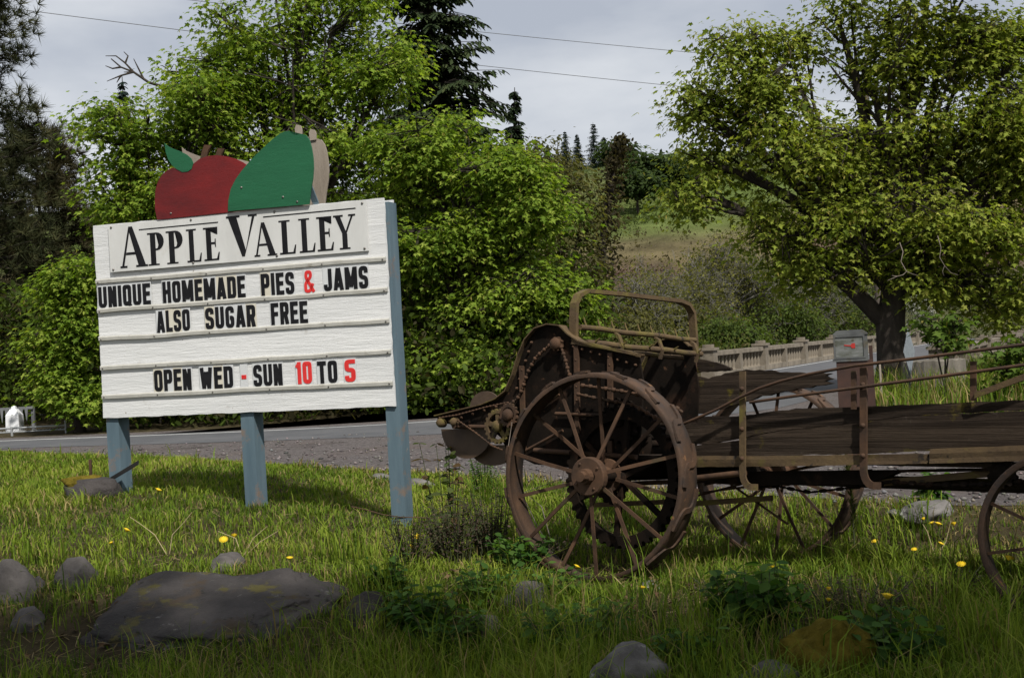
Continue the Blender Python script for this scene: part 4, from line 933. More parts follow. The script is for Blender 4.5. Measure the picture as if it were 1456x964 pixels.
m5 = broadleaf('maple_tree', m5b, [lobe(1035, 140, 26, 75, 65), lobe(1005, 225, 26, 58, 42), lobe(1110, 100, 26, 80, 75), lobe(1115, 215, 26, 105, 65), lobe(1225, 90, 26, 95, 80), lobe(1340, 60, 26, 110, 85), lobe(1425, 110, 26, 95, 95), lobe(1240, 205, 26, 120, 80), lobe(1370, 215, 26, 115, 85), lobe(1145, 300, 26, 85, 50), lobe(1280, 310, 26, 125, 70), lobe(1405, 325, 26, 95, 70), lobe(1225, 380, 26, 85, 35), lobe(1400, 405, 26, 70, 45), lobe(1330, -60, 26, 140, 60), lobe(1490, 230, 26, 100, 130), lobe(1190, 20, 26, 45, 35), lobe(1560, 120, 26, 90, 150), lobe(1175, 385, 26, 80, 42), lobe(1330, 405, 26, 85, 40), lobe(1440, 425, 26, 75, 38), lobe(1085, 330, 26, 65, 42), lobe(985, 155, 26, 48, 48), lobe(990, 275, 26, 45, 34), lobe(1050, 65, 26, 50, 34)],
          3000, 19, .122, 'large maple with a thick dark trunk at the right, beside the newspaper box', seed=15, sub=9, trunk_r=.33, spread=.27, fork=.38, yellow=.28, trunk_top=at_depth(1275, 150, 26),
          pal=[(.10, .145, .020), (.185, .235, .034), (.265, .312, .050), (.36, .375, .078)])
def branch_px(parent, paths, d, r0, mat, name):
    mb = MB(); o = Vector(parent.location)
    for P in paths:
        pts = [at_depth(x, y, d)-o for x, y in P]; k = 1 if P is paths[0] else .6; mb.tube(pts, list(np.linspace(r0*k, r0*.3*k, len(pts))), 5)
    return mb.build(name, mat, parent)
branch_px(m3, [[(275, 140), (240, 126), (212, 118), (190, 103), (172, 96), (158, 84)], [(190, 103), (178, 90), (165, 80), (150, 80)], [(190, 103), (172, 108), (162, 112), (152, 116)], [(205, 114), (196, 96), (190, 84)], [(172, 96), (160, 98), (150, 94)], [(172, 108), (166, 118)], [(178, 90), (182, 80), (176, 74)], [(190, 103), (176, 103)]], 29.3, .045, M['bark'], 'dead_branch')
branch_px(m5, [[(1279, 345), (1284, 358), (1281, 372), (1289, 386), (1284, 391), (1276, 393), (1262, 399)], [(1289, 386), (1298, 390), (1306, 392)], [(1276, 393), (1268, 392)]], 23.5, .012, M['dead_twig'], 'broken_branch')
branch_px(m5, [[(1333, 335), (1338, 352), (1336, 366), (1343, 378), (1352, 388), (1362, 391)], [(1343, 378), (1340, 386), (1342, 392)]], 23.5, .009, M['dead_twig'], 'broken_branch')

conifer('pine_tree', gbase(-18, 36), 15.0, 2.3, 'dark pine with ragged needle tufts at the far left edge', seed=21, kind='pine', tiers=42, per=12, sprig=.36, gap=.38, bottom=.06, pal=[(.026, .032, .014), (.046, .052, .022), (.075, .07, .03)], nspr=9)
conifer('pine_tree', gbase(70, 39), 8.9, 2.1, 'shorter brownish pine between the far left pine and the maples', seed=22, kind='pine', tiers=32, per=12, sprig=.42, bottom=.05, pal=[(.034, .032, .015), (.06, .055, .026), (.095, .075, .038)], nspr=8)
conifer('fir_tree', gbase(642, 45), 21.0, 3.9, 'tall dark fir rising behind the maples, its top out of the picture', seed=23, tiers=52, per=13, sprig=.85, bottom=.10, nspr=15, gap=.12, pal=[(.02, .033, .013), (.034, .05, .02), (.055, .07, .028)])
conifer('fir_tree', gbase(735, 47), 10.9, 1.2, 'slim leaning fir tip showing just right of the tall fir', seed=24, tiers=56, per=9, lean=(.55, 0), sprig=.6, nspr=8)
conifer('spruce_tree', gbase(198, 56), 14.2, 1.4, 'small pointed spruce showing behind the bare maple branch', seed=25, tiers=56, per=9, sprig=.6, nspr=8, pal=[(.02, .035, .028), (.03, .05, .04)])
# olive thicket trees beyond the road
OL = [(.06, .062, .022), (.10, .10, .034), (.145, .135, .045)]
broadleaf('willow_tree', gbase(795, 46), [lobe(800, 262, 46, 45, 45), lobe(785, 330, 46, 55, 60), lobe(832, 310, 46, 30, 55), lobe(818, 390, 46, 50, 45), lobe(770, 440, 46, 60, 60)], 380, 20, .17, 'olive brown half-leafed tree between the bright maple and the snag', seed=31, trunk_r=.14, pal=OL, yellow=.03, spread=.34, leafshape='oval')
broadleaf('willow_tree', gbase(745, 52), [lobe(770, 232, 52, 40, 40), lobe(735, 230, 52, 35, 35), lobe(720, 300, 52, 60, 60)], 260, 20, .18, 'brown green treetop peeking over the bright maple', seed=32, trunk_r=.14, pal=OL, yellow=.0, spread=.36, leafshape='oval')
sb = gbase(848, 57); snag = tag(empty('dead_snag', sb), 'leaning dead trunk wrapped in dark ivy', 'tree')
pts = [Vector(sb)]+[at_depth(x, y, 57) for x, y in ((850, 420), (855, 370), (862, 310), (870, 255), (878, 220), (886, 196))]
MB().tube([p-Vector(sb) for p in pts], [.24, .22, .20, .18, .14, .09, .03], 8).build('trunk', M['bark'], snag)
rg = np.random.default_rng(5); nl = 3200; tt = rg.random(nl)**1.1; PP = np.array([p-Vector(sb) for p in pts]); dd = np.linspace(0, 1, len(PP)); pos = np.stack([np.interp(tt, dd, PP[:, q]) for q in range(3)], 1)+rg.normal(size=(nl, 3))*(.16+.36*(1-tt))[:, None]*np.array([1, 1, .6])
pal = np.array([(.03, .026, .014), (.05, .042, .02), (.075, .062, .03)]); V, F = leaves(pos, rand_unit(rg, nl)+np.array([0, 0, .2]), rand_unit(rg, nl), .2*rg.uniform(.6, 1.3, nl), OVAL_V, OVAL_F)
link('ivy', np_mesh('ivy', V, F, M['leaf'], np.repeat(pal[rg.integers(0, 3, nl)], 6, 0)), snag)['kind'] = 'stuff'
for i, (px, d, h, lab) in enumerate(((885, 60, 6.0, 'crooked lichen-grey oak nearest the ivy-wrapped snag'), (945, 64, 6.6, 'lichen-grey oak behind the arch bar of the wagon'), (1010, 67, 7.2, 'lichen-grey oak left of the large right-hand maple, over the bridge end'), (1075, 70, 7.0, 'half-leafed oak behind the bridge balustrade, left of the newspaper box'), (1150, 73, 6.8, 'half-leafed oak partly hidden by the large right-hand maple'))):
    gnarled('oak_tree', gbase(px, d), h, 1.0, lab, seed=40+i, levels=6, group='lichen oaks beyond the bridge', nleaf=8000, lsize=.16, r0=.19, nb=(3, 4), lsp=.30, pal=[(.09, .095, .024), (.145, .145, .035), (.20, .19, .05)] if i < 3 else [(.075, .10, .02), (.13, .16, .03), (.19, .205, .045)])
for i, (px, d, cy, w_, h_, lab, pal) in enumerate(((1040, 58, 478, 55, 30, 'round green shrub at the left end of the bridge balustrade', None), (1120, 66, 462, 60, 34, 'green shrub behind the middle of the bridge balustrade', None), (1190, 76, 440, 60, 45, 'shrub behind the newspaper box, beyond the bridge', None), (1330, 100, 425, 50, 38, 'bushy tree beyond the bridge, right of the large trunk', None), (1430, 105, 420, 70, 40, 'bushy tree beyond the bridge at the right edge', None), (900, 56, 478, 70, 40, 'olive bush behind the beater housing', OL), (975, 60, 470, 60, 40, 'olive bush behind the arch bar', OL), (1240, 95, 415, 60, 50, 'dark bushy tree straight behind the large trunk', None))):
    broadleaf('leafy_shrub', gbase(px, d), [lobe(px-w_*.4, cy, d, w_*.6, h_), lobe(px+w_*.4, cy+6, d, w_*.6, h_*.9), lobe(px, cy-h_*.3, d, w_*.6, h_*.8)], 190, 22, .18, lab, 'shrub', seed=60+i, trunk_r=.10, pal=pal or [(.045, .07, .016), (.075, .11, .022), (.11, .14, .03)], yellow=0, spread=.42, leafshape='oval')
fl = broadleaf('flowering_shrub', gbase(1312, 92), [lobe(1312, 436, 92, 22, 20)], 70, 16, .22, 'white blossoming shrub just right of the large trunk', 'shrub', seed=70, trunk_r=.06, pal=[(.08, .1, .05), (.25, .25, .22), (.4, .4, .37)], yellow=0, spread=.35, leafshape='oval')
# ridge
ridge = [(762, 198, 10, 2.0), (778, 205, 8, 1.8), (803, 186, 11, 2.2), (820, 190, 10, 2.0), (843, 174, 13, 2.9), (858, 194, 10, 2.6)]
rl = ['pale thin conifer at the left end of the ridge', 'short pale conifer second from the left on the ridge', 'pale slim conifer on the ridge, third from the left', 'dark slim conifer on the ridge just left of the tallest', 'tallest pointed conifer on the distant ridge', 'dark conifer on the ridge right beside the tallest']
for i, ((px, ty, h, r_), lab) in enumerate(zip(ridge, rl)):
    p = at_depth(px, ty, 205); conifer('ridge_conifer', (p.x, p.y, p.z-h), h, r_, lab, seed=80+i, tiers=40, per=10, sprig=.75, nspr=6, pal=[(.022, .038, .028), (.034, .052, .04)] if i < 3 else [(.014, .025, .018), (.024, .036, .026)], group='conifers on the ridge')
for i, (px, ty, w_, h_, d, lab) in enumerate(((880, 212, 26, 16, 200, 'dark round tree on the ridge right of the conifers'), (925, 232, 34, 22, 165, 'green bushy tree on the hill crest left of the large maple'), (905, 256, 30, 14, 155, 'low dark bush on the hill crest above the meadow'), (965, 240, 30, 20, 165, 'green tree on the hill half hidden by the large maple'), (760, 232, 40, 16, 190, 'dark hedge-like tree on the hill above the olive tree'))):
    p = at_depth(px, ty, d); zb = float(hill_z(p.x, p.y))
    broadleaf('hill_tree', (p.x, p.y, min(zb, p.z-.5)), [lobe(px-w_*.4, ty+2, d, w_*.55, h_), lobe(px+w_*.4, ty+4, d, w_*.55, h_*.9)], 130, 12, .75, lab, seed=90+i, trunk_r=.2, pal=[(.025, .04, .015), (.045, .07, .02), (.06, .09, .025)], yellow=0, spread=.75, leafshape='oval', group='trees on the hill')
# scrub over the hill and undergrowth below the maples: masses nobody could count
def scrub(name, label, cat, pts, lsize, pals, per, spread, seed, hgt):
    rg = np.random.default_rng(seed); n = len(pts)*per; ci = np.repeat(np.arange(len(pts)), per)
    off = rg.normal(size=(n, 3))*spread; off[:, 2] = np.abs(off[:, 2])*hgt; pos = pts[ci]+off
    col = pals[ci]*rg.uniform(.65, 1.3, (n, 1)); V, F = leaves(pos, rand_unit(rg, n), rand_unit(rg, n)*.8+np.array([0, 0, .7]), lsize*rg.uniform(.6, 1.3, n), OVAL_V, OVAL_F)
    o = link(name, np_mesh(name, V, F, M['leaf'], np.repeat(col, 6, 0))); return tag(o, label, cat, kind='stuff')
rg = np.random.default_rng(77)
n = 2600; X = rg.uniform(-12, 62, n); Y = rg.uniform(84, 185, n); Z = hill_z(X, Y)
k = np.interp(Y+5*np.sin(X*.13), [84, 102, 108, 121, 128, 137, 143, 185], [0, 0, 1, 1, 2, 2, 3, 3]).round().astype(int)
keep = ~((k == 2) & (rg.random(n) < .8)) & ~((k == 3) & (rg.random(n) < .35))
pp = np.array([(.06, .06, .026), (.075, .043, .036), (.09, .075, .04), (.07, .09, .026)])[k]
scrub('hillside_scrub', 'olive, reddish and green scrub covering the distant hillside', 'scrub', np.stack([X, Y, Z], 1)[keep], .30, pp[keep], 26, .7, 78, .5)
n = 1900; px = rg.uniform(-120, 840, n); d = np.where(px < 160, rg.uniform(31, 38, n), rg.uniform(26.2, 36, n)); X = (px-728)/FPX*d; Z = rg.uniform(0, 1, n)**1.2*(3.2-np.clip(30-d, 0, 4)*.6)
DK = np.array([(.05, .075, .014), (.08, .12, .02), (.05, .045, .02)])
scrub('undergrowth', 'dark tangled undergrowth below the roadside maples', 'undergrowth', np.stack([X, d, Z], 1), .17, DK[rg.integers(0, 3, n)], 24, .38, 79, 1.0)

n = 420; t = rg.random(n); X = 1.2+t*11+rg.uniform(-9, -.9, n); Y = 29+t*26+rg.uniform(-1, 3, n); ok = X < np.interp(Y, [26, 34, 40.5, 53, 88], [1.6, 4.2, 7.2, 13.2, 29.9])-1.5; X, Y = X[ok], Y[ok]
scrub('roadside_scrub', 'low green and olive scrub filling the ground between the bend and the bridge', 'scrub', np.stack([X, Y, rg.uniform(0, .7, len(X))], 1), .15, np.array([(.06, .085, .02), (.09, .11, .026), (.10, .09, .036)])[rg.integers(0, 3, len(X))], 30, .42, 81, .8)
# unseen maple added behind the camera, crown lobes placed to shade the foreground
broadleaf('maple_tree', (7.4, -2.4, 0), [(-1.3, .9, 6.0, 1.2, .9, .8), (.6, 1.1, 6.3, 1.2, .9, .8), (2.4, .8, 6.0, 1.2, .9, .8), (4.2, .5, 6.2, 1.3, 1.0, .9), (6.3, -1.2, 7.0, 1.6, 1.4, 1.2), (3.2, -.6, 7.4, 1.8, 1.2, 1.0), (.2, -.3, 7.2, 1.6, 1.0, .9), (-.4, 2.1, 6.1, 1.0, .7, .6), (-1.9, 2.3, 6.3, 1.0, .7, .6), (1.2, 2.0, 6.0, 1.0, .6, .6), (-3.0, 1.6, 6.4, 1.0, .9, .7)], 800, 13, .2, 'unseen maple added behind the camera to shade the foreground', seed=19, trunk_r=.3, spread=.30, trunk_top=(6.2, -1.5, 7))
# ------------------------------------------------------------------ bridge parapets
M['old_concrete'] = pm('old_concrete', (0.13, 0.108, 0.08), (0.225, 0.192, 0.148), 2.2, 0.9, 0.4, 20, spots=[((0.06, 0.055, 0.045), 3, 0.56, 0.15)], bdist=0.02)
def balustrade(label, A, dirv, length, H, side=1):
    d = Vector((dirv[0], dirv[1], 0)).normalized(); ang = math.atan2(d.y, d.x); b = tag(empty('bridge_balustrade', (A[0], A[1], 0), ang), label, 'balustrade', 'concrete bridge balustrades')
    bay = 3.1; n = int(length/bay); pm_ = {}
    def piece(name, mb, x):
        if name not in pm_: o = mb().build(name, M['old_concrete'], b); pm_[name] = o.data
        else: o = link(name, pm_[name], b)
        o.location = (x, 0, 0); return o
    for k in range(n+1):
        if k % 2 == 0: piece('pillar', lambda: MB().box((0, 0, H*.52), (.42, .42, H*1.04)).box((0, 0, H*1.04+.04), (.52, .52, .08)).box((0, 0, H*1.04+.13), (.28, .28, .10)), k*bay)
        else: piece('pier', lambda: MB().box((0, 0, H*.5-.005), (.28, .30, H*.985)), k*bay)
        if k < n:
            piece('top_rail', lambda: MB().box((bay/2, 0, H-.07), (bay-.30, .30, .14)), k*bay)
            piece('base_rail', lambda: MB().box((bay/2, 0, .09), (bay-.30, .34, .18)), k*bay)
            for q in range(6):
                piece('baluster', lambda: MB().lathe([(.09, .18), (.06, .24), (.085, H*.42), (.05, H*.66), (.09, H-.14)], (0, 0, 0), (0, 0, 1), 8), k*bay+.30+(bay-.60)*(q+.5)/6)
    return b
balustrade('weathered concrete balustrade along the far side of the bridge road', (5.9, 38.2), (.43, .90), 58, .82)
balustrade('weathered concrete balustrade on the near side of the bridge, right of the stump', (10.9, 32.5), (.43, .90), 44, .60)

# ------------------------------------------------------------------ newspaper box
M['box_steel'] = pm('box_steel', (0.055, 0.058, 0.058), (0.10, 0.105, 0.10), 6, 0.6, 0.3, 30, spots=[((0.07, 0.06, 0.035), 5, 0.55, 0.15)])
M['box_brown'] = pm('box_brown', (0.028, 0.014, 0.010), (0.055, 0.025, 0.016), 4, 0.8, 0.3, 30)
M['box_paper'] = pm('box_paper', (0.05, 0.055, 0.036), (0.19, 0.195, 0.19), 5, 0.25, 0.0, stretch=(.6, 1, 2.2), spots=[((0.06, 0.055, 0.035), 7, 0.58, 0.08)])
M['red_mark'] = pm('red_mark', (0.32, 0.02, 0.015), (0.4, 0.03, 0.02), 6, 0.5, 0.0)
nb0 = at_depth(1208, 500, 18.0); nb = tag(empty('newspaper_box', (nb0.x, nb0.y, 0), R(-14)), 'grey metal newspaper box with a display window on a brown pedestal', 'newspaper box')
MB().box((0.06, .22, .42), (.50, .44, .84)).build('pedestal', M['box_brown'], nb)
cab = MB().box((0.02, .21, 1.02), (.47, .42, .37)).build('cabinet', M['box_steel'], nb)
MB().prism([(-.01, 0), (.47, 0), (.47, .02), (.40, .07), (.05, .07), (-.01, .02)], (-.21, -.015, 1.208), (1, 0, 0), (0, 0, 1), (0, 1, 0), .45).build('roof', M['box_steel'], nb)
MB().box((0, -.006, .855), (.48, .02, .04)).build('base_trim', M['box_steel'], nb)
fr = MB(); fr.box((0, -.012, 1.195), (.43, .022, .022)).box((0, -.012, .885), (.43, .022, .022)).box((-.205, -.012, 1.04), (.022, .022, .288)).box((.205, -.012, 1.04), (.022, .022, .288)).build('window_frame', M['box_steel'], nb)
MB().box((0, -.004, 1.04), (.385, .008, .286)).build('display_window', M['box_paper'], nb)
MB().prism([(-.06, .02), (.035, .005), (.04, -.02), (.09, -.02), (.09, .05), (.045, .05), (.03, .022), (-.06, .035)], (-.01, -.010, 1.04), (1, 0, 0), (0, 0, 1), (0, -1, 0), .004).build('red_handle', M['red_mark'], nb)
MB().box((.30, .30, .52), (.05, .05, 1.04)).build('back_post', M['box_brown'], nb)

# diamond sign seen almost edge on, and a thin stake
M['sign_back'] = pm('sign_back', (0.20, 0.23, 0.26), (0.31, 0.34, 0.37), 12, 0.45, 0.15, 30, metal=.3, spots=[((.12, .13, .14), 16, .6, .06)])
dp = at_depth(1293, 500, 22.0); dg = tag(empty('diamond_road_sign', (dp.x, dp.y, 0), R(54)), 'small grey diamond road sign turned edge-on beside the large trunk', 'sign')
MB().prism([(0, -.40), (.30, 0), (0, .40), (-.30, 0)], (0, 0, dp.z), (1, 0, 0), (0, 0, 1), (0, 1, 0), .004).build('panel', M['sign_back'], dg)
MB().box((0, .025, (dp.z+.3)/2-.1), (.05, .03, dp.z+.3+.2)).build('post', M['box_steel'], dg)
sp0 = at_depth(1253, 556, 21.5); st = tag(empty('marker_stake', (sp0.x, sp0.y, 0)), 'thin pale stake standing left of the large trunk', 'stake')
MB().box((0, 0, .30), (.03, .03, .80)).build('stake', M['bare_ply'], st)

# tree stump
M['stump_wood'] = pm('stump_wood', (.085, .075, .06), (.19, .17, .14), 4, .95, .8, 16, stretch=(1, 1, .12), spots=[((.05, .045, .035), 3, .55, .15)], bdist=.04)
def stump(px0, px1, ytop, d, label):
    a, b = at_depth(px0, ytop, d), at_depth(px1, ytop, d); r_ = (b.x-a.x)/2; c = (a+b)/2; h = c.z
    s = tag(empty('tree_stump', (c.x, c.y+r_*.5, 0)), label, 'stump'); mb = MB(); n = 48; V_ = []; rg_ = random.Random(4)
    prof = [(-.1, 1.10), (.05, 1.06), (.3, 1.0), (.7, .97), (1.0, .96), (1.02, .88)]; ph = [rg_.uniform(-1, 1) for _ in range(n)]
    for z, k in prof:
        for i in range(n):
            a_ = 2*math.pi*i/n; rr = r_*k*(1+.03*ph[i]+.05*math.sin(3*a_+1)); V_.append((rr*math.cos(a_), rr*.8*math.sin(a_), h*z+.015*ph[(i*7) % n]))
    F = [(j*n+i, j*n+(i+1) % n, (j+1)*n+(i+1) % n, (j+1)*n+i) for j in range(len(prof)-1) for i in range(n)]+[tuple(range((len(prof)-1)*n, len(prof)*n))]
    mb.add(V_, F); mb.build('wood', M['stump_wood'], s); return s
stump(1288, 1380, 513, 23.5, 'wide weathered grey stump right of the large trunk')

# saplings at the right, in front of the bridge
for i, (px, d, lobes_, lab) in enumerate(((1340, 21, [(1325, 462, 22, 14), (1345, 482, 20, 12), (1360, 452, 16, 12)], 'young sapling with sparse light leaves above the stump'), (1435, 19, [(1415, 500, 22, 14), (1440, 520, 22, 18), (1452, 490, 20, 14), (1425, 545, 16, 10)], 'leafy sapling at the right edge of the picture'))):
    broadleaf('sapling', gbase(px, d), [lobe(a, b, d, c, e) for a, b, c, e in lobes_], 36, 8, .15, lab, 'sapling', seed=100+i, trunk_r=.02, spread=.12, pal=[(.07, .12, .02), (.12, .18, .03)], yellow=.1, fork=.3)

# ------------------------------------------------------------------ chain link gate and white post at the far left
M['galv'] = pm('galv', (0.26, 0.27, 0.27), (0.36, 0.37, 0.37), 8, 0.5, 0.1, metal=.4)
M['white_paint'] = pm('white_paint', (0.66, 0.67, 0.68), (0.78, 0.79, 0.8), 4, 0.6, 0.2)
def gp(px, d): p = at_depth(px, 560, d); return p.x
d0 = 27.0
xa, xb = gp(-140, d0), gp(91, d0); z0 = .03; z1 = at_depth(50, 607, d0).z
cf = tag(empty('chain_link_gate', (xa, d0, 0)), 'low chain link gate with grey pipe frame at the left road edge', 'gate')
for k in range(4): MB().tube([((xb-xa)*k/3, 0, -.1), ((xb-xa)*k/3, 0, z1+(.10 if k == 3 else .03))], .028, 8).build('post', M['galv'], cf)
MB().tube([(0, 0, z1), (xb-xa, 0, z1)], .02, 8).build('rail', M['galv'], cf); MB().tube([(0, 0, z0+.05), (xb-xa, 0, z0+.05)], .016, 8).build('rail', M['galv'], cf)
mb = MB(); w_ = xb-xa; st_ = .075; hh = z1-z0-.08
for sgn in (-1, 1):
    for k in range(int((w_+hh)/st_)):
        x0 = k*st_-hh; a = Vector((max(x0, 0), 0, z0+.05+max(-x0, 0))); x1 = min(x0+hh, w_); bz = z0+.05+(x1-x0)
        b_ = Vector((x1, 0, bz))
        if b_.x-a.x < .02: continue
        if sgn < 0: a, b_ = Vector((w_-a.x, .004, a.z)), Vector((w_-b_.x, .004, b_.z))
        mb.tube([a, b_], .003, 3, cap=False)
mb.build('chain_link_mesh', M['galv'], cf, 'stuff')
wp = at_depth(21, 600, 28.6); wpost = tag(empty('white_marker_post', (wp.x, wp.y, 0)), 'white tapering post with a pointed cap behind the chain link gate', 'post')
zt = at_depth(21, 577, 28.6).z; mb = MB()
def taper(lv):
    V_ = []
    for z, w in lv: V_ += [(-w, -w, z), (w, -w, z), (w, w, z), (-w, w, z)]
    n_ = len(lv); return V_, [(k*4+q, k*4+(q+1) % 4, k*4+4+(q+1) % 4, k*4+4+q) for k in range(n_-1) for q in range(4)]+[(3, 2, 1, 0), tuple(4*(n_-1)+q for q in range(4))]
mb.add(*taper([(-.05, .155), (zt*.66, .145), (zt*.88, .07), (zt*.885, .07)])).build('shaft', M['white_paint'], wpost)
MB().add(*taper([(zt*.88, .045), (zt*.96, .045), (zt, .012)])).build('finial', M['white_paint'], wpost)
M['grey_slat'] = pm('grey_slat', (.10, .105, .11), (.17, .175, .18), 5, .8, .2)
pk = tag(empty('hanging_slat_fence', (gp(-120, 29.6), 29.6, 0)), 'grey fence with uneven hanging slats behind the white post', 'fence')
wl = gp(46, 29.6)-gp(-120, 29.6); za, zb = at_depth(20, 600, 29.6).z, at_depth(20, 579, 29.6).z
MB().box((wl/2, 0, zb-.03), (wl, .05, .06)).build('rail', M['grey_slat'], pk)
rr = random.Random(2)
slat_me = None
for k in range(int(wl/.115)):
    o = MB().prism([(0, 0), (.085, 0), (.05, -rr.uniform(.26, .42)), (.035, -.3)], (k*.115, -.032, zb-.01), (1, 0, 0), (0, 0, 1), (0, 1, 0), .005).build('slat', M['grey_slat'], pk)
for k in range(3): MB().box((wl*k/2+(.03 if k == 0 else -.03 if k == 2 else 0), .06, zb/2-.05), (.07, .07, zb+.1)).build('post', M['grey_slat'], pk)

# ------------------------------------------------------------------ power line
M['pole_wood'] = pm('pole_wood', (.06, .05, .04), (.11, .09, .07), 4, .95, .5, 12, stretch=(1, 1, .1))
M['wire'] = pm('wire', (.10, .105, .11), (.12, .125, .13), 3, .6, 0)
def pole(px, d, zt, label):
    p = at_depth(px, 480, d); o = tag(empty('utility_pole', (p.x, p.y, 0)), label, 'utility pole', 'utility poles'); MB().tube([(0, 0, -.3), (0, 0, zt)], [.17, .11], 10).build('post', M['pole_wood'], o)
    MB().box((0, -.13, zt-.35), (2.2, .10, .12)).build('crossarm', M['pole_wood'], o); return o
wires = [((-250, -22), (20, 12), (250, 38), (705, 92), (950, 117), (1252, 150)), ((-250, -62), (20, -31), (250, -3), (720, 46), (955, 69), (1252, 98))]
dl, dr = 40.0, 60.0
za = max(at_depth(*w_[0], dl).z for w_ in wires); zb = max(at_depth(*w_[-1], dr).z for w_ in wires)
pole(-250, dl, za+.3, 'wooden utility pole left of the pines, carrying the two wires'); pole(1252, dr, zb+.3, 'wooden utility pole hidden behind the large right-hand maple')
for i, w_ in enumerate(wires):
    A, B = at_depth(*w_[0], dl), at_depth(*w_[-1], dr); pts = []
    A.y -= .13; B.y -= .13
    for k in range(41):
        t = k/40; p = A.lerp(B, t); p.z -= .55*4*t*(1-t)*.5; pts.append(p)
    o = MB().tube(pts, .012, 4).build('power_wire', M['wire'])
    tag(o, ['lower of the two wires crossing the sky', 'upper of the two wires crossing the sky'][i], 'wire', 'wires across the sky')
# ------------------------------------------------------------------ stones
def on_ground(px, py, dz=0.0):
    d = ray(px, py); a, b = 2.5/d.y, 40.0/d.y; ts = np.linspace(a, b, 1500); Z = ZC+d.z*ts-gz(d.x*ts, d.y*ts)-dz
    k = int(np.argmax(Z < 0)) if (Z < 0).any() else len(ts)-1; t = ts[k]; p = CAM+d*float(t); p.z = gzf(p.x, p.y); return p
ROCKSPOTS = [((0.17, 0.162, 0.15), 9, 0.62, 0.08), ((0.045, 0.04, 0.036), 4, 0.58, 0.15)]
M['boulder'] = pm('boulder', (0.020, 0.017, 0.016), (0.075, 0.065, 0.061), 2.6, 0.9, 1.0, 24, spots=ROCKSPOTS+[((0.085, 0.072, 0.014), 3.1, 0.555, 0.05), ((0.06, 0.04, 0.022), 4, 0.56, 0.1), ((0.018, 0.015, 0.012), 11, 0.62, 0.05)], bdist=0.04)
M['fieldstone'] = pm('fieldstone', (0.036, 0.032, 0.030), (0.105, 0.094, 0.087), 5, 0.9, 0.9, 18, spots=ROCKSPOTS, bdist=0.012)
M['pale_stone'] = pm('pale_stone', (0.06, 0.055, 0.051), (0.16, 0.148, 0.138), 5, 0.9, 0.9, 20, spots=[((0.36, 0.35, 0.33), 12, 0.6, 0.06), ((0.07, 0.065, 0.06), 7, 0.58, 0.12)], bdist=0.012)
M['moss'] = pm('moss', (0.085, 0.068, 0.010), (0.21, 0.16, 0.024), 14, 1.0, 1.0, 60, bdist=0.03, spec=.05)
def stone_mesh(rx, ry, rz, seed, mat, sub=4, rough=.16, flat=0.0, name='stone'):
    bm_ = bmesh.new(); bmesh.ops.create_icosphere(bm_, subdivisions=sub, radius=1.0)
    for v in bm_.verts:
        n = v.co.normalized(); k = 1+rough*mnoise.noise(n*1.3+Vector((seed*3.7, 0, 0)))*1.5+rough*.5*mnoise.noise(n*3.1+Vector((0, seed*2.3, 0)))+rough*.22*mnoise.noise(n*8+Vector((0, 0, seed)))+rough*.10*mnoise.noise(n*21+Vector((0, 0, seed)))
        k += rough*.35*mnoise.fractal(n*2.6+Vector((seed, seed, 0)), 0.9, 2.1, 5)-rough*.55*max(0, .35-mnoise.voronoi(n*1.7+Vector((seed, 1, 2)))[0][0])
        p = n*k
        if flat and p.z > 0: p.z = p.z*(1-flat*p.z)
        v.co = Vector((p.x*rx, p.y*ry, p.z*rz))
    me = bpy.data.meshes.new(name); bm_.to_mesh(me); bm_.free(); me.polygons.foreach_set('use_smooth', [True]*len(me.polygons)); me.materials.append(mat); return me
def stone(px, py, wpx, hpx, label, mat, seed, sink=.42, name='stone', group='field stones in the grass', deep=.8, flat=0.0, rough=.16, sub=4, rz=0):
    """px,py: bottom centre of the visible stone"""
    p = on_ground(px, py); k = (p-CAM).dot(cF)/FPX; rx = wpx*k/2; h = hpx*k; rz_ = h/(2-2*sink)*.88
    o = link(name, stone_mesh(rx, rx*deep, rz_, seed, mat, sub, rough, flat, name)); c = p+Vector((0, rx*deep*.6, 0)); o.location = (c.x, c.y, gzf(c.x, c.y)+rz_*(1-2*sink)*.9); o.rotation_euler = (R(7*math.sin(seed*2.1)), R(11*math.cos(seed*1.7)), seed*1.3 if deep > .9 else .25*math.sin(seed))
    return tag(o, label, 'stone', group)
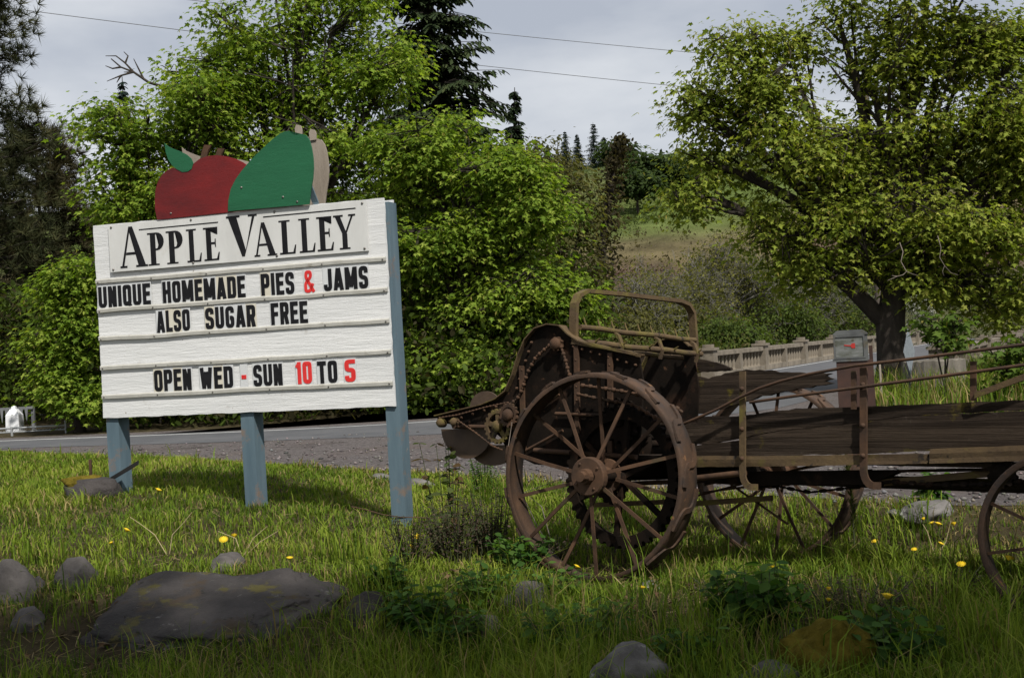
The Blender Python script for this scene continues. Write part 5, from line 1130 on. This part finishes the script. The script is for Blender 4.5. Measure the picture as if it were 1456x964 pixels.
# the big flat boulder, its face tilted towards the camera
bp = on_ground(285, 908); kb = (bp-CAM).dot(cF)/FPX
big = link('boulder', stone_mesh(182*kb, .50, .20, 2.6, M['boulder'], 5, .20, .42, 'boulder')); big.location = (bp.x, bp.y+.30, gzf(bp.x, bp.y+.3)-.03); big.rotation_euler = (R(16), R(-1), R(-3))
tag(big, 'large flat grey boulder with moss patches in the left foreground', 'boulder')
ST = [(104, 838, 58, 44, 'oval grey stone just above the left end of the large boulder', 'fieldstone', 1), (14, 856, 62, 56, 'dark upright stone at the left picture edge', 'fieldstone', 2), (50, 842, 26, 20, 'small stone between the two left stones', 'fieldstone', 3), (36, 900, 50, 32, 'rounded dark stone low at the left edge, below the others', 'fieldstone', 4), (321, 813, 52, 26, 'round brown stone in the grass behind the large boulder', 'fieldstone', 5),
      (750, 872, 84, 40, 'flat grey stone in the weeds below the near wheel', 'fieldstone', 6), (690, 912, 54, 34, 'half buried stone among weeds left of the foreground centre', 'fieldstone', 7), (900, 985, 124, 66, 'pale speckled stone at the bottom picture edge', 'pale_stone', 8), (1092, 985, 100, 36, 'low dark stone at the bottom, left of the mossy one', 'fieldstone', 9), (925, 838, 36, 12, 'small pale stone under the near wheel', 'pale_stone', 10),
      (600, 692, 44, 12, 'small pale stone at the gravel edge right of the sign', 'pale_stone', 11), (540, 682, 30, 10, 'small stone at the gravel edge left of the right post', 'pale_stone', 12), (1322, 742, 76, 22, 'wide pale stone at the gravel edge under the wagon', 'pale_stone', 13), (522, 890, 60, 46, 'mossy stone right of the large boulder', 'boulder', 14), (1275, 736, 26, 9, 'small stone left of the wide pale stone', 'pale_stone', 15), (1125, 915, 44, 26, 'grey stone end poking out beside the mossy stone', 'fieldstone', 16)]
for px, py, w_, h_, lab, mt, sd_ in ST: stone(px, py, w_, h_, lab, M[mt], sd_)
ms = stone(1185, 975, 150, 96, 'stone covered in thick yellow green moss at the bottom right', M['moss'], 21, name='mossy_stone', rough=.22, sub=5)
cb = on_ground(122, 712); kk = (cb-CAM).dot(cF)/FPX
ft = tag(empty('concrete_footing', (cb.x, cb.y+.15, gzf(cb.x, cb.y+.15))), 'mossy broken concrete footing beside the left sign post', 'footing')
fm = stone_mesh(.22, .20, .17, 31, M['boulder'], 4, .14, .3, 'concrete_lump'); fo = link('concrete_lump', fm, ft); fo.location = (0, 0, .05)
fm2 = stone_mesh(.16, .14, .07, 33, M['moss'], 4, .3, .2, 'moss_cap'); mo = link('moss_cap', fm2, ft); mo.location = (-.05, .02, .135)
MB().box((0, 0, .22), (.02, .02, .18)).build('iron_stub', M['rust'], ft)
# black iron bar leaning on the left post
M['black_bar'] = pm('black_bar', (.006, .006, .006), (.014, .013, .012), 8, .6, .2)
bA = hit(149, 686, BL-sN*.03, sN); bB = hit(197, 657, BL-sN*.03, sN); bA.z = min(bA.z, bA.z)
gA = Vector((bA.x-.12, bA.y, gzf(bA.x-.12, bA.y))); dirb = (bB-bA).normalized()
low = bA-dirb*((bA.z-gzf(bA.x, bA.y)+.02)/max(dirb.z, .1))
ib = tag(empty('iron_bar', low), 'black angle iron bar leaning across the left sign post', 'bar'); MB().bar([Vector((0, 0, 0)), bB-low], .030, .008, (0, 0, 1)).bar([Vector((0, -.012, -.016)), bB-low+Vector((0, -.012, -.016))], .026, .006, (0, 1, 0)).build('bar', M['black_bar'], ib)
# rusty wire from the right post to the weeds
wpts = [hit(x, y, BL+sN*.02, sN) for x, y in ((500, 720), (520, 724), (545, 731), (570, 735), (596, 736), (620, 738))]
wo_ = MB().tube([p+Vector((0, -.02*math.sin(i), 0)) for i, p in enumerate(wpts)], .004, 5).build('rusty_wire', M['rust']); tag(wo_, 'thin rusty wire strung low past the right sign post', 'wire')

# ------------------------------------------------------------------ grass
rg = np.random.default_rng(9)
def grass_field(n, ymin, ymax, xlo, xhi, dens_pow, hfun, wid, seed, spare=None):
    rg = np.random.default_rng(seed)
    y = ymin*(ymax/ymin)**rg.random(n) if dens_pow == 1 else rg.uniform(ymin, ymax, n)
    lo, hi = xlo(y), xhi(y); x = lo+(hi-lo)*rg.random(n); return x, y
def fn(x, y, s, seed): # cheap value noise
    return (np.sin(x*s*1.7+seed)+np.sin(y*s*2.1-seed*1.3+1.5*np.sin(x*s*.9))+np.sin((x+y)*s*1.3+seed*2.2)*np.cos((x-y)*s*1.1))/3
def blades(x, y, z, h, w, col, bend, rg):
    n = len(x); a = rg.uniform(0, 2*math.pi, n); d = np.stack([np.cos(a), np.sin(a), np.zeros(n)], 1); s = np.stack([-np.sin(a), np.cos(a), np.zeros(n)], 1)
    # blades show their width to any side
    s = s*np.cos(rg.uniform(-1, 1, n))[:, None]+d*np.sin(rg.uniform(-1, 1, n))[:, None]
    b = np.stack([x, y, z-.01], 1); up = np.array([0, 0, 1.])
    mid = b+up*(h*.6)[:, None]+d*(h*bend*.28)[:, None]; tip = b+up*(h*(1-.25*bend))[:, None]+d*(h*bend)[:, None]
    ww = w[:, None]*.5; V = np.stack([b-s*ww, b+s*ww, mid-s*ww*.85, mid+s*ww*.85, tip], 1).reshape(-1, 3)
    o = (np.arange(n)*5)[:, None]; F = np.concatenate([o+np.array([[0, 1, 3]]), o+np.array([[0, 3, 2]]), o+np.array([[2, 3, 4]])], 0)
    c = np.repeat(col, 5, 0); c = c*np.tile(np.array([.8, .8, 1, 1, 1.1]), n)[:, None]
    return V, F, c
GP = np.array([(.048, .088, .010), (.105, .165, .016), (.180, .240, .026), (.270, .300, .052)])
def gcol(n, rg, t, dry):
    t = np.clip(t+rg.normal(size=n)*.22, 0, .999)*3; i = t.astype(int); f = (t-i)[:, None]; c = GP[i]*(1-f)+GP[np.minimum(i+1, 3)]*f
    k = rg.random(n) < dry; c[k] = np.array([.27, .21, .09])*rg.uniform(.6, 1.25, (k.sum(), 1)); return c
n = 310000; y = 4.2*(21.0/4.2)**rg.random(n); half = .43*y+1.3; x = rg.uniform(-1, 1, n)*half
ok = y < y_edge(x)+.12*fn(x, y, 3, 1)
bx, by = big.location.x, big.location.y
ok &= ~((((x-bx)/(165*kb))**2+((y-by)/.42)**2) < 1)
patch = fn(x, y, 1.1, 3.0); bare = np.where(y < 7.2, 1.15, .25)*np.clip(.12-patch+.25*fn(x, y, 3.7, 9), 0, .8); ok &= rg.random(n) > bare
x, y = x[ok], y[ok]; n = len(x); patch = fn(x, y, 1.1, 3.0); fine = fn(x, y, 4.2, 1.0)
edge_d = y_edge(x)-y
h = .062+.030*fine+.06*np.clip(fn(x, y, .8, 7), 0, 1)
front = sstep(8.2, 6.2, y); h = h*(1+.75*front)
wag = np.exp(-(((x-1.4)/1.6)**2+((y-7.3)/1.4)**2)); h += .03*wag*rg.random(n)
h *= rg.uniform(.5, 1.45, n); tall = rg.random(n) < (.012+.05*front); h[tall] *= rg.uniform(1.5, 2.4, tall.sum())
for ws_, wt_ in ((-.03, .05), (WB, .05), (0, TRK)):                # grass worn short round the wheels
    q_ = wpt(ws_, wt_, 0); h *= 1-.62*np.exp(-((x-q_.x)**2+(y-q_.y+.12)**2)/.16)
h = np.clip(h, .025, .42); w = (.0046+.0034*rg.random(n))*np.clip(y/7.5, .85, 2.2)
dryp = np.clip(.09+.24*np.clip(fn(x, y, 1.6, 5), 0, 1)+.5*np.exp(-(((x-1.75)/.7)**2+((y-7.9)/.35)**2))+.6*np.exp(-edge_d/.30), 0, .85)
col = gcol(n, rg, np.clip(.42+.34*patch+.16*fine, 0, 1), dryp)
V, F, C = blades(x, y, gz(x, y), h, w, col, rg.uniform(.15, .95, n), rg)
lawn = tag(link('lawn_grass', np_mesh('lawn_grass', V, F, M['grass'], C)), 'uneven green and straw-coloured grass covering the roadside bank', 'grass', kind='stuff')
# grass on the verge under the right tree
n = 26000; x = rg.uniform(5.0, 18, n); y = rg.uniform(16.2, 36, n)
def inpoly(x, y, P):
    r = np.zeros(len(x), bool); j = len(P)-1
    for i in range(len(P)):
        xi, yi = P[i]; xj, yj = P[j]; c = ((yi > y) != (yj > y)) & (x < (xj-xi)*(y-yi)/(yj-yi+1e-12)+xi); r ^= c; j = i
    return r
ok = inpoly(x, y, isl); x, y = x[ok], y[ok]; n = len(x)
V, F, C = blades(x, y, np.full(n, .02), rg.uniform(.15, .55, n)*(1+.5*fn(x, y, 1, 2)), np.full(n, .016), gcol(n, rg, np.full(n, .35), .28), rg.uniform(.1, .7, n), rg)
tag(link('verge_grass', np_mesh('verge_grass', V, F, M['grass'], C)), 'taller pale grass on the verge around the right-hand maple and stump', 'grass', kind='stuff')
# leaf litter
n = 1500; x = rg.uniform(-3.4, 3.4, n); y = rg.uniform(4.6, 7.6, n); c = np.array([(.085, .052, .028), (.13, .085, .045), (.06, .038, .022)])[rg.integers(0, 3, n)]
V, F = leaves(np.stack([x, y, gz(x, y)+rg.uniform(.012, .05, n)], 1), rg.normal(size=(n, 3))*np.array([1, 1, .25]), rand_unit(rg, n)*.5+np.array([0, 0, 1.]), rg.uniform(.02, .06, n), LEAF_V, LEAF_F, .4)
tag(link('leaf_litter', np_mesh('leaf_litter', V, F, M['petal'], np.repeat(c, len(LEAF_V), 0))), 'brown fallen leaves scattered through the foreground grass', 'leaves', kind='stuff')

# ------------------------------------------------------------------ clumps and weeds that stand out
def tuft(px, py, nb_, h, spread_, label, seed, t=.5, dry=.06, seedhead=False):
    rg = np.random.default_rng(seed); p = on_ground(px, py); n = nb_; x = rg.normal(size=n)*spread_; y = rg.normal(size=n)*spread_*.7
    V, F, C = blades(x, y, gz(x+p.x, y+p.y)-p.z, h*rg.uniform(.45, 1.1, n), rg.uniform(.006, .010, n), gcol(n, rg, np.full(n, t), dry), rg.uniform(.1, .75, n), rg)
    o = link('grass_tuft', np_mesh('grass_tuft', V, F, M['grass'], C)); o.location = p; return tag(o, label, 'grass tuft', 'tall grass tufts')
for i, a in enumerate([(545, 866, 90, .42, .07, 'tall upright grass tuft right of the large boulder', .5), (490, 800, 110, .34, .12, 'broad grass tuft above the mossy stone', .45), (600, 880, 60, .30, .06, 'thin grass tuft between leafy weeds at the foreground centre', .55), (1205, 770, 90, .36, .09, 'tall grass tuft in front of the far rear wheel', .45), (1130, 745, 70, .28, .09, 'grass tuft between the two wagon wheels', .4), (1390, 930, 90, .34, .10, 'long bladed grass tuft in the lower right corner', .5), (1290, 760, 90, .28, .12, 'dense grass tuft under the wagon beam', .35), (60, 800, 80, .26, .10, 'grass tuft at the left edge above the stones', .4), (700, 720, 90, .40, .09, 'tall grass tuft behind the near wheel rim', .3), (1010, 900, 80, .30, .09, 'grass tuft at the bottom centre right of the pale stone', .5), (820, 880, 70, .24, .10, 'grass tuft right of the flat grey stone', .5), (1440, 905, 60, .28, .06, 'grass tuft right beside the front wheel', .5), (760, 790, 70, .26, .08, 'grass tuft at the foot of the near wheel', .45), (240, 760, 60, .2, .1, 'short grass tuft in the lawn below the left sign post', .5)]):
    tuft(*a[:6], seed=200+i, t=a[6])
def weed(px, py, h, r_, nst, nl, ls, label, seed, pal, cat='weed', name='leafy_weed', group='leafy weeds', upright=.6):
    rg = np.random.default_rng(seed); p = on_ground(px, py); root = tag(empty(name, p), label, cat, group); mb = MB(); P, D, Nn, S = [], [], [], []
    for k in range(nst):
        a = rg.uniform(0, 2*math.pi); rr = r_*math.sqrt(rg.random()); b = np.array([math.cos(a)*rr*.5, math.sin(a)*rr*.5, -.02]); e = np.array([math.cos(a)*rr, math.sin(a)*rr*.8, h*rg.uniform(.5, 1.05)])
        m_ = (b+e)/2+np.array([0, 0, h*.12]); mb.tube([b, m_, e], [.004, .003, .002], 4, cap=False)
        for u in np.linspace(.25, 1, nl):
            c = (1-u)**2*b+2*u*(1-u)*m_+u*u*e; aa = rg.uniform(0, 2*math.pi)
            for s_ in (0, math.pi): P.append(c); D.append([math.cos(aa+s_), math.sin(aa+s_), rg.uniform(-.3, .4)]); Nn.append(rg.normal(size=3)*.3+np.array([0, 0, 1.])); S.append(ls*rg.uniform(.6, 1.2)*(1.1-.35*u))
    mb.build('stem', M['weed_stem'], root)
    n = len(P); V, F = leaves(np.array(P), np.array(D), np.array(Nn), np.array(S), np.array([(0, 0), (.18, .22), (.45, .33), (.75, .22), (1, 0), (.75, -.22), (.45, -.33), (.18, -.22)], float), np.array([(0, i, i+1) for i in range(1, 7)]), .35)
    c = np.array(pal)[rg.integers(0, len(pal), n)]*rg.uniform(.75, 1.25, (n, 1)); o = link('leaves', np_mesh('leaves', V, F, M['leaf'], np.repeat(c, 8, 0)), root); o['kind'] = 'stuff'; return root
M['weed_stem'] = pm('weed_stem', (.035, .05, .016), (.07, .075, .03), 8, .8, 0)
DG = [(.035, .085, .016), (.055, .12, .022), (.085, .155, .03)]; BR_ = [(.075, .052, .045), (.11, .078, .062), (.065, .065, .035)]
for i, a in enumerate([(600, 905, .22, .16, 26, 5, .06, 'dense leafy weed clump at the foreground centre'), (640, 930, .18, .16, 20, 4, .06, 'low leafy weed below the dense foreground clump'), (740, 815, .20, .16, 22, 5, .055, 'leafy weed at the foot of the near wheel'), (560, 860, .24, .10, 16, 5, .055, 'leafy weed beside the mossy stone'), (830, 925, .20, .22, 24, 4, .055, 'spreading weed right of the flat grey stone'), (1080, 900, .26, .18, 26, 5, .07, 'broad leafed weed left of the mossy stone'), (1265, 960, .22, .16, 20, 4, .07, 'nettle like weed at the bottom right of the mossy stone'), (690, 860, .18, .16, 18, 4, .05, 'small weed between foreground stones'), (985, 945, .14, .14, 14, 4, .05, 'small weed right of the pale speckled stone'), (1325, 715, .18, .12, 12, 4, .07, 'broad leafed weed at the gravel edge under the wagon'), (790, 855, .16, .12, 14, 4, .05, 'weed tucked behind the flat grey stone')]):
    weed(a[0], a[1], a[2]*1.15, a[3]*1.35, int(a[4]*1.7), a[5], a[6]*1.25, a[7], 300+i, DG)
for i, a in enumerate([(645, 800, .40, .16, 34, 9, .024, 'brown dried mint-like weed left of the near wheel'), (700, 790, .42, .14, 30, 9, .024, 'tall brown dried weed against the near wheel'), (585, 810, .32, .14, 26, 9, .022, 'brown dried weed behind the leafy clump'), (1215, 880, .18, .22, 34, 8, .02, 'dark dried weed patch above the mossy stone'), (1060, 860, .14, .2, 24, 8, .02, 'dark dried weed patch under the wagon centre'), (1340, 845, .12, .2, 24, 8, .018, 'low dried weed patch left of the front wheel'), (790, 800, .16, .12, 16, 7, .022, 'reddish dried weed inside the near wheel')]):
    weed(a[0], a[1], a[2], a[3]*1.3, int(a[4]*1.8), a[5], a[6]*1.15, a[7], 330+i, BR_, name='dried_weed', group='dried brown weeds')
weed(640, 770, .66, .18, 10, 5, .085, 'tall weed with drooping brown leaves left of the near wheel', 350, [(.10, .065, .03), (.09, .115, .035), (.06, .085, .03)], name='tall_weed', group='tall weeds')
weed(690, 705, .42, .16, 26, 9, .035, 'bushy green weed behind the near wheel at the gravel edge', 351, DG, name='tall_weed', group='tall weeds')
# tall seeded grass stalk in front of the beam
def stalks(px, py, ends, label, seed, r_=.0035, mat='straw', name='dry_stalk'):
    p = on_ground(px, py); root = tag(empty(name, p), label, 'stalk', 'dry stalks'); k = (p-CAM).dot(cF)
    for e in ends:
        q = [at_depth(x, y, p.y+dy)-p for x, y, dy in e]; MB().tube([Vector((0, 0, -.02))]+q, list(np.linspace(r_, r_*.5, len(q)+1)), 5).build('stalk', M[mat], root)
    return root
stalks(790, 790, [[(760, 740, 0), (728, 670, 0), (722, 640, .02), (728, 600, .05)], [(770, 720, -.05), (745, 700, -.05), (800, 680, -.1), (803, 650, -.1)], [(745, 760, 0), (735, 700, .03)]], 'pale thorny dry stalks in front of the near wheel', 1, mat='dead_twig')
stalks(240, 790, [[(245, 760, 0), (262, 742, 0), (273, 728, 0)], [(220, 760, 0), (200, 745, 0), (185, 735, 0)]], 'crossed straw stalks in the lawn under the sign', 2)
stalks(345, 790, [[(360, 765, 0), (380, 748, 0)], [(370, 770, 0), (395, 755, 0)], [(335, 765, 0), (310, 755, 0)]], 'straw stalks behind the large boulder', 3)
stalks(1330, 790, [[(1318, 755, 0), (1312, 745, 0)], [(1345, 770, 0), (1352, 740, 0)]], 'dry stalks beside the dandelions under the wagon', 4)
sg = on_ground(1216, 800); sroot = tag(empty('seeded_grass', sg), 'tall grass stem with a heavy green seed head before the wagon beam', 'grass stem')
q = [at_depth(x, y, sg.y)-sg for x, y in ((1214, 760), (1212, 720), (1208, 690), (1203, 655))]; MB().tube([Vector((0, 0, -.02))]+q, [.005, .005, .004, .003, .002], 5).build('stem', M['weed_stem'], sroot)
rg = np.random.default_rng(3); n = 260; u = rg.random(n); QQ = np.array([q[0], q[1], q[2], q[3]]); pos = np.stack([np.interp(u, np.linspace(0, 1, 4), QQ[:, k]) for k in range(3)], 1); d = rg.normal(size=(n, 3))*.35+np.array([0, 0, 1.])
V, F = leaves(pos, d, rand_unit(rg, n), rg.uniform(.03, .08, n), np.array([(0, .0), (.4, .08), (1, 0), (.4, -.08)]), np.array([(0, 1, 2), (0, 2, 3)]), .1)
link('seed_head', np_mesh('seed_head', V, F, M['leaf'], np.repeat(np.array([(.075, .085, .03)])*rg.uniform(.7, 1.3, (n, 1)), 4, 0)), sroot)

# ------------------------------------------------------------------ dandelions
DV = [(225, 697, 'dandelion right of the left sign post'), (180, 754, 'dandelion low in the lawn left of the middle post'), (318, 768, 'left dandelion of the group above the large boulder'), (333, 762, 'right dandelion of the group above the large boulder'), (412, 795, 'dandelion near the right end of the large boulder'), (594, 764, 'dandelion at the foot of the right sign post'), (820, 806, 'dandelion inside the near wheel'), (913, 836, 'tiny dandelion under the near wheel'), (1313, 741, 'left dandelion of the cluster at the wide pale stone'), (1325, 747, 'second dandelion of the cluster at the wide pale stone'), (1334, 747, 'third dandelion of the cluster at the wide pale stone'), (1356, 746, 'right dandelion of the cluster at the wide pale stone'), (1338, 774, 'dandelion below the cluster under the wagon'), (1244, 770, 'dandelion right of the far rear wheel'), (1367, 804, 'tall dandelion left of the front wheel'), (1262, 850, 'large dandelion under the wagon middle'), (1178, 853, 'small dandelion above the mossy stone'), (1435, 795, 'dandelion inside the front wheel'), (587, 778, 'dandelion in the weeds below the right sign post'), (1098, 805, 'tiny dandelion under the far rear wheel'), (1300, 782, 'faint dandelion deep in the grass under the wagon'), (1178, 838, 'faint dandelion left of the large one'), (158, 772, 'small dandelion at the left of the lawn')]
M['yellow'] = pm('yellow', (.56, .38, .006), (.68, .48, .01), 60, .7, .3, 120)
hm = MB(); hm.lathe([(.004, -.010), (.010, -.004), (.019, .004), (.017, .010), (.008, .013), (.0005, .013)], (0, 0, 0), (0, 0, 1), 12)
for k in range(16):
    a = 2*math.pi*k/16; d = Vector((math.cos(a), math.sin(a), 0)); s = Vector((-math.sin(a), math.cos(a), 0)); hm.add([d*.012-s*.003+Vector((0, 0, .006)), d*.012+s*.003+Vector((0, 0, .006)), d*.026+s*.002+Vector((0, 0, .008)), d*.026-s*.002+Vector((0, 0, .008))], [(0, 1, 2, 3)])
hme = None
for i, (px, py, lab) in enumerate(DV):
    rr = random.Random(i); hgt = rr.uniform(.10, .17) if py > 730 else rr.uniform(.08, .12)
    # ground contact: the flower head sits hgt above the grass floor on this ray
    p = on_ground(px, py, hgt); z = p.z+hgt
    root = tag(empty('dandelion', (p.x, p.y, z-hgt)), lab, 'dandelion', 'yellow dandelions')
    if hme is None: f = hm.build('flower', M['yellow'], root); hme = f.data
    else: f = link('flower', hme, root)
    f.location = (0, 0, hgt); f.rotation_euler = (rr.uniform(.1, .6), rr.uniform(-.3, .3), rr.uniform(0, 6)); sc_ = rr.uniform(.8, 1.15)*(.7 if 'tiny' in lab or 'faint' in lab or 'small' in lab else 1); f.scale = (sc_,)*3
    MB().tube([(rr.uniform(-.02, .02), .01, -.01), (.004, .002, hgt*.6), (0, 0, hgt-.006)], .0022, 5).build('stem', M['weed_stem'], root)

# ------------------------------------------------------------------ loose stones on the gravel
rg = np.random.default_rng(12); n = 9000; y = 9*(21/9)**rg.random(n); x = rg.uniform(-1, 1, n)*(.44*y+1); e = y-y_edge(x); ok = (e > -.25) & (rg.random(n) < np.exp(-np.maximum(e, 0)/2.5)+.12); x, y = x[ok], y[ok]; n = len(x)
ico = np.array([(0, 0, 1), (.9, 0, .1), (.28, .86, .0), (-.73, .53, .1), (-.73, -.53, 0), (.28, -.86, .1), (0, 0, -.6)]); IF = np.array([(0, k, k % 5+1) for k in range(1, 6)]+[(6, k % 5+1, k) for k in range(1, 6)])
sz = rg.uniform(.008, .026, n)*rg.choice([1, 1, 1, 1.6], n); rot = rg.uniform(0, 6.28, n); J = 1+.35*rg.normal(size=(n, 7, 1))*.6
Vg = ico[None]*J*sz[:, None, None]*np.array([1, 1, .7]); cx_, sx_ = np.cos(rot)[:, None], np.sin(rot)[:, None]
Vg = np.stack([Vg[..., 0]*cx_-Vg[..., 1]*sx_+x[:, None], Vg[..., 0]*sx_+Vg[..., 1]*cx_+y[:, None], Vg[..., 2]+np.maximum(gz(x, y), 0)[:, None]+.012], -1)
cg = np.array([.125, .112, .106])*rg.uniform(.45, 1.6, (n, 1))*(1+rg.normal(size=(n, 3))*.05)
M['pebble'] = leafm('pebble', 0.0, .95, .1)
tag(link('gravel_stones', np_mesh('gravel_stones', Vg.reshape(-1, 3), (IF[None]+(np.arange(n)*7)[:, None, None]).reshape(-1, 3), M['pebble'], np.repeat(cg, 7, 0))), 'loose grey stones along the gravel shoulder', 'gravel', kind='stuff')

# flattened dead thatch between the blades
rg = np.random.default_rng(31); n = 16000; y = 4.4*(13/4.4)**rg.random(n); x = rg.uniform(-1, 1, n)*(.43*y+.8); ok = (y < y_edge(x)-.05) & (rg.random(n) < np.where(y < 7.4, 1, .5)); x, y = x[ok], y[ok]; n = len(x)
d = rg.normal(size=(n, 3))*np.array([1, 1, .12]); col = np.array([(.20, .155, .075), (.14, .105, .05), (.27, .215, .11)])[rg.integers(0, 3, n)]*rg.uniform(.7, 1.2, (n, 1))
V, F = leaves(np.stack([x, y, gz(x, y)+rg.uniform(.008, .035, n)], 1), d, rand_unit(rg, n)*.3+np.array([0, 0, 1.]), rg.uniform(.06, .16, n), np.array([(0, .02), (0, -.02), (.5, -.024), (1, 0), (.5, .024)]), np.array([(0, 1, 2), (0, 2, 4), (4, 2, 3)]), .08)
tag(link('dead_thatch', np_mesh('dead_thatch', V, F, M['grass'], np.repeat(col, 5, 0))), 'flattened straw thatch lying between the grass blades', 'thatch', kind='stuff')
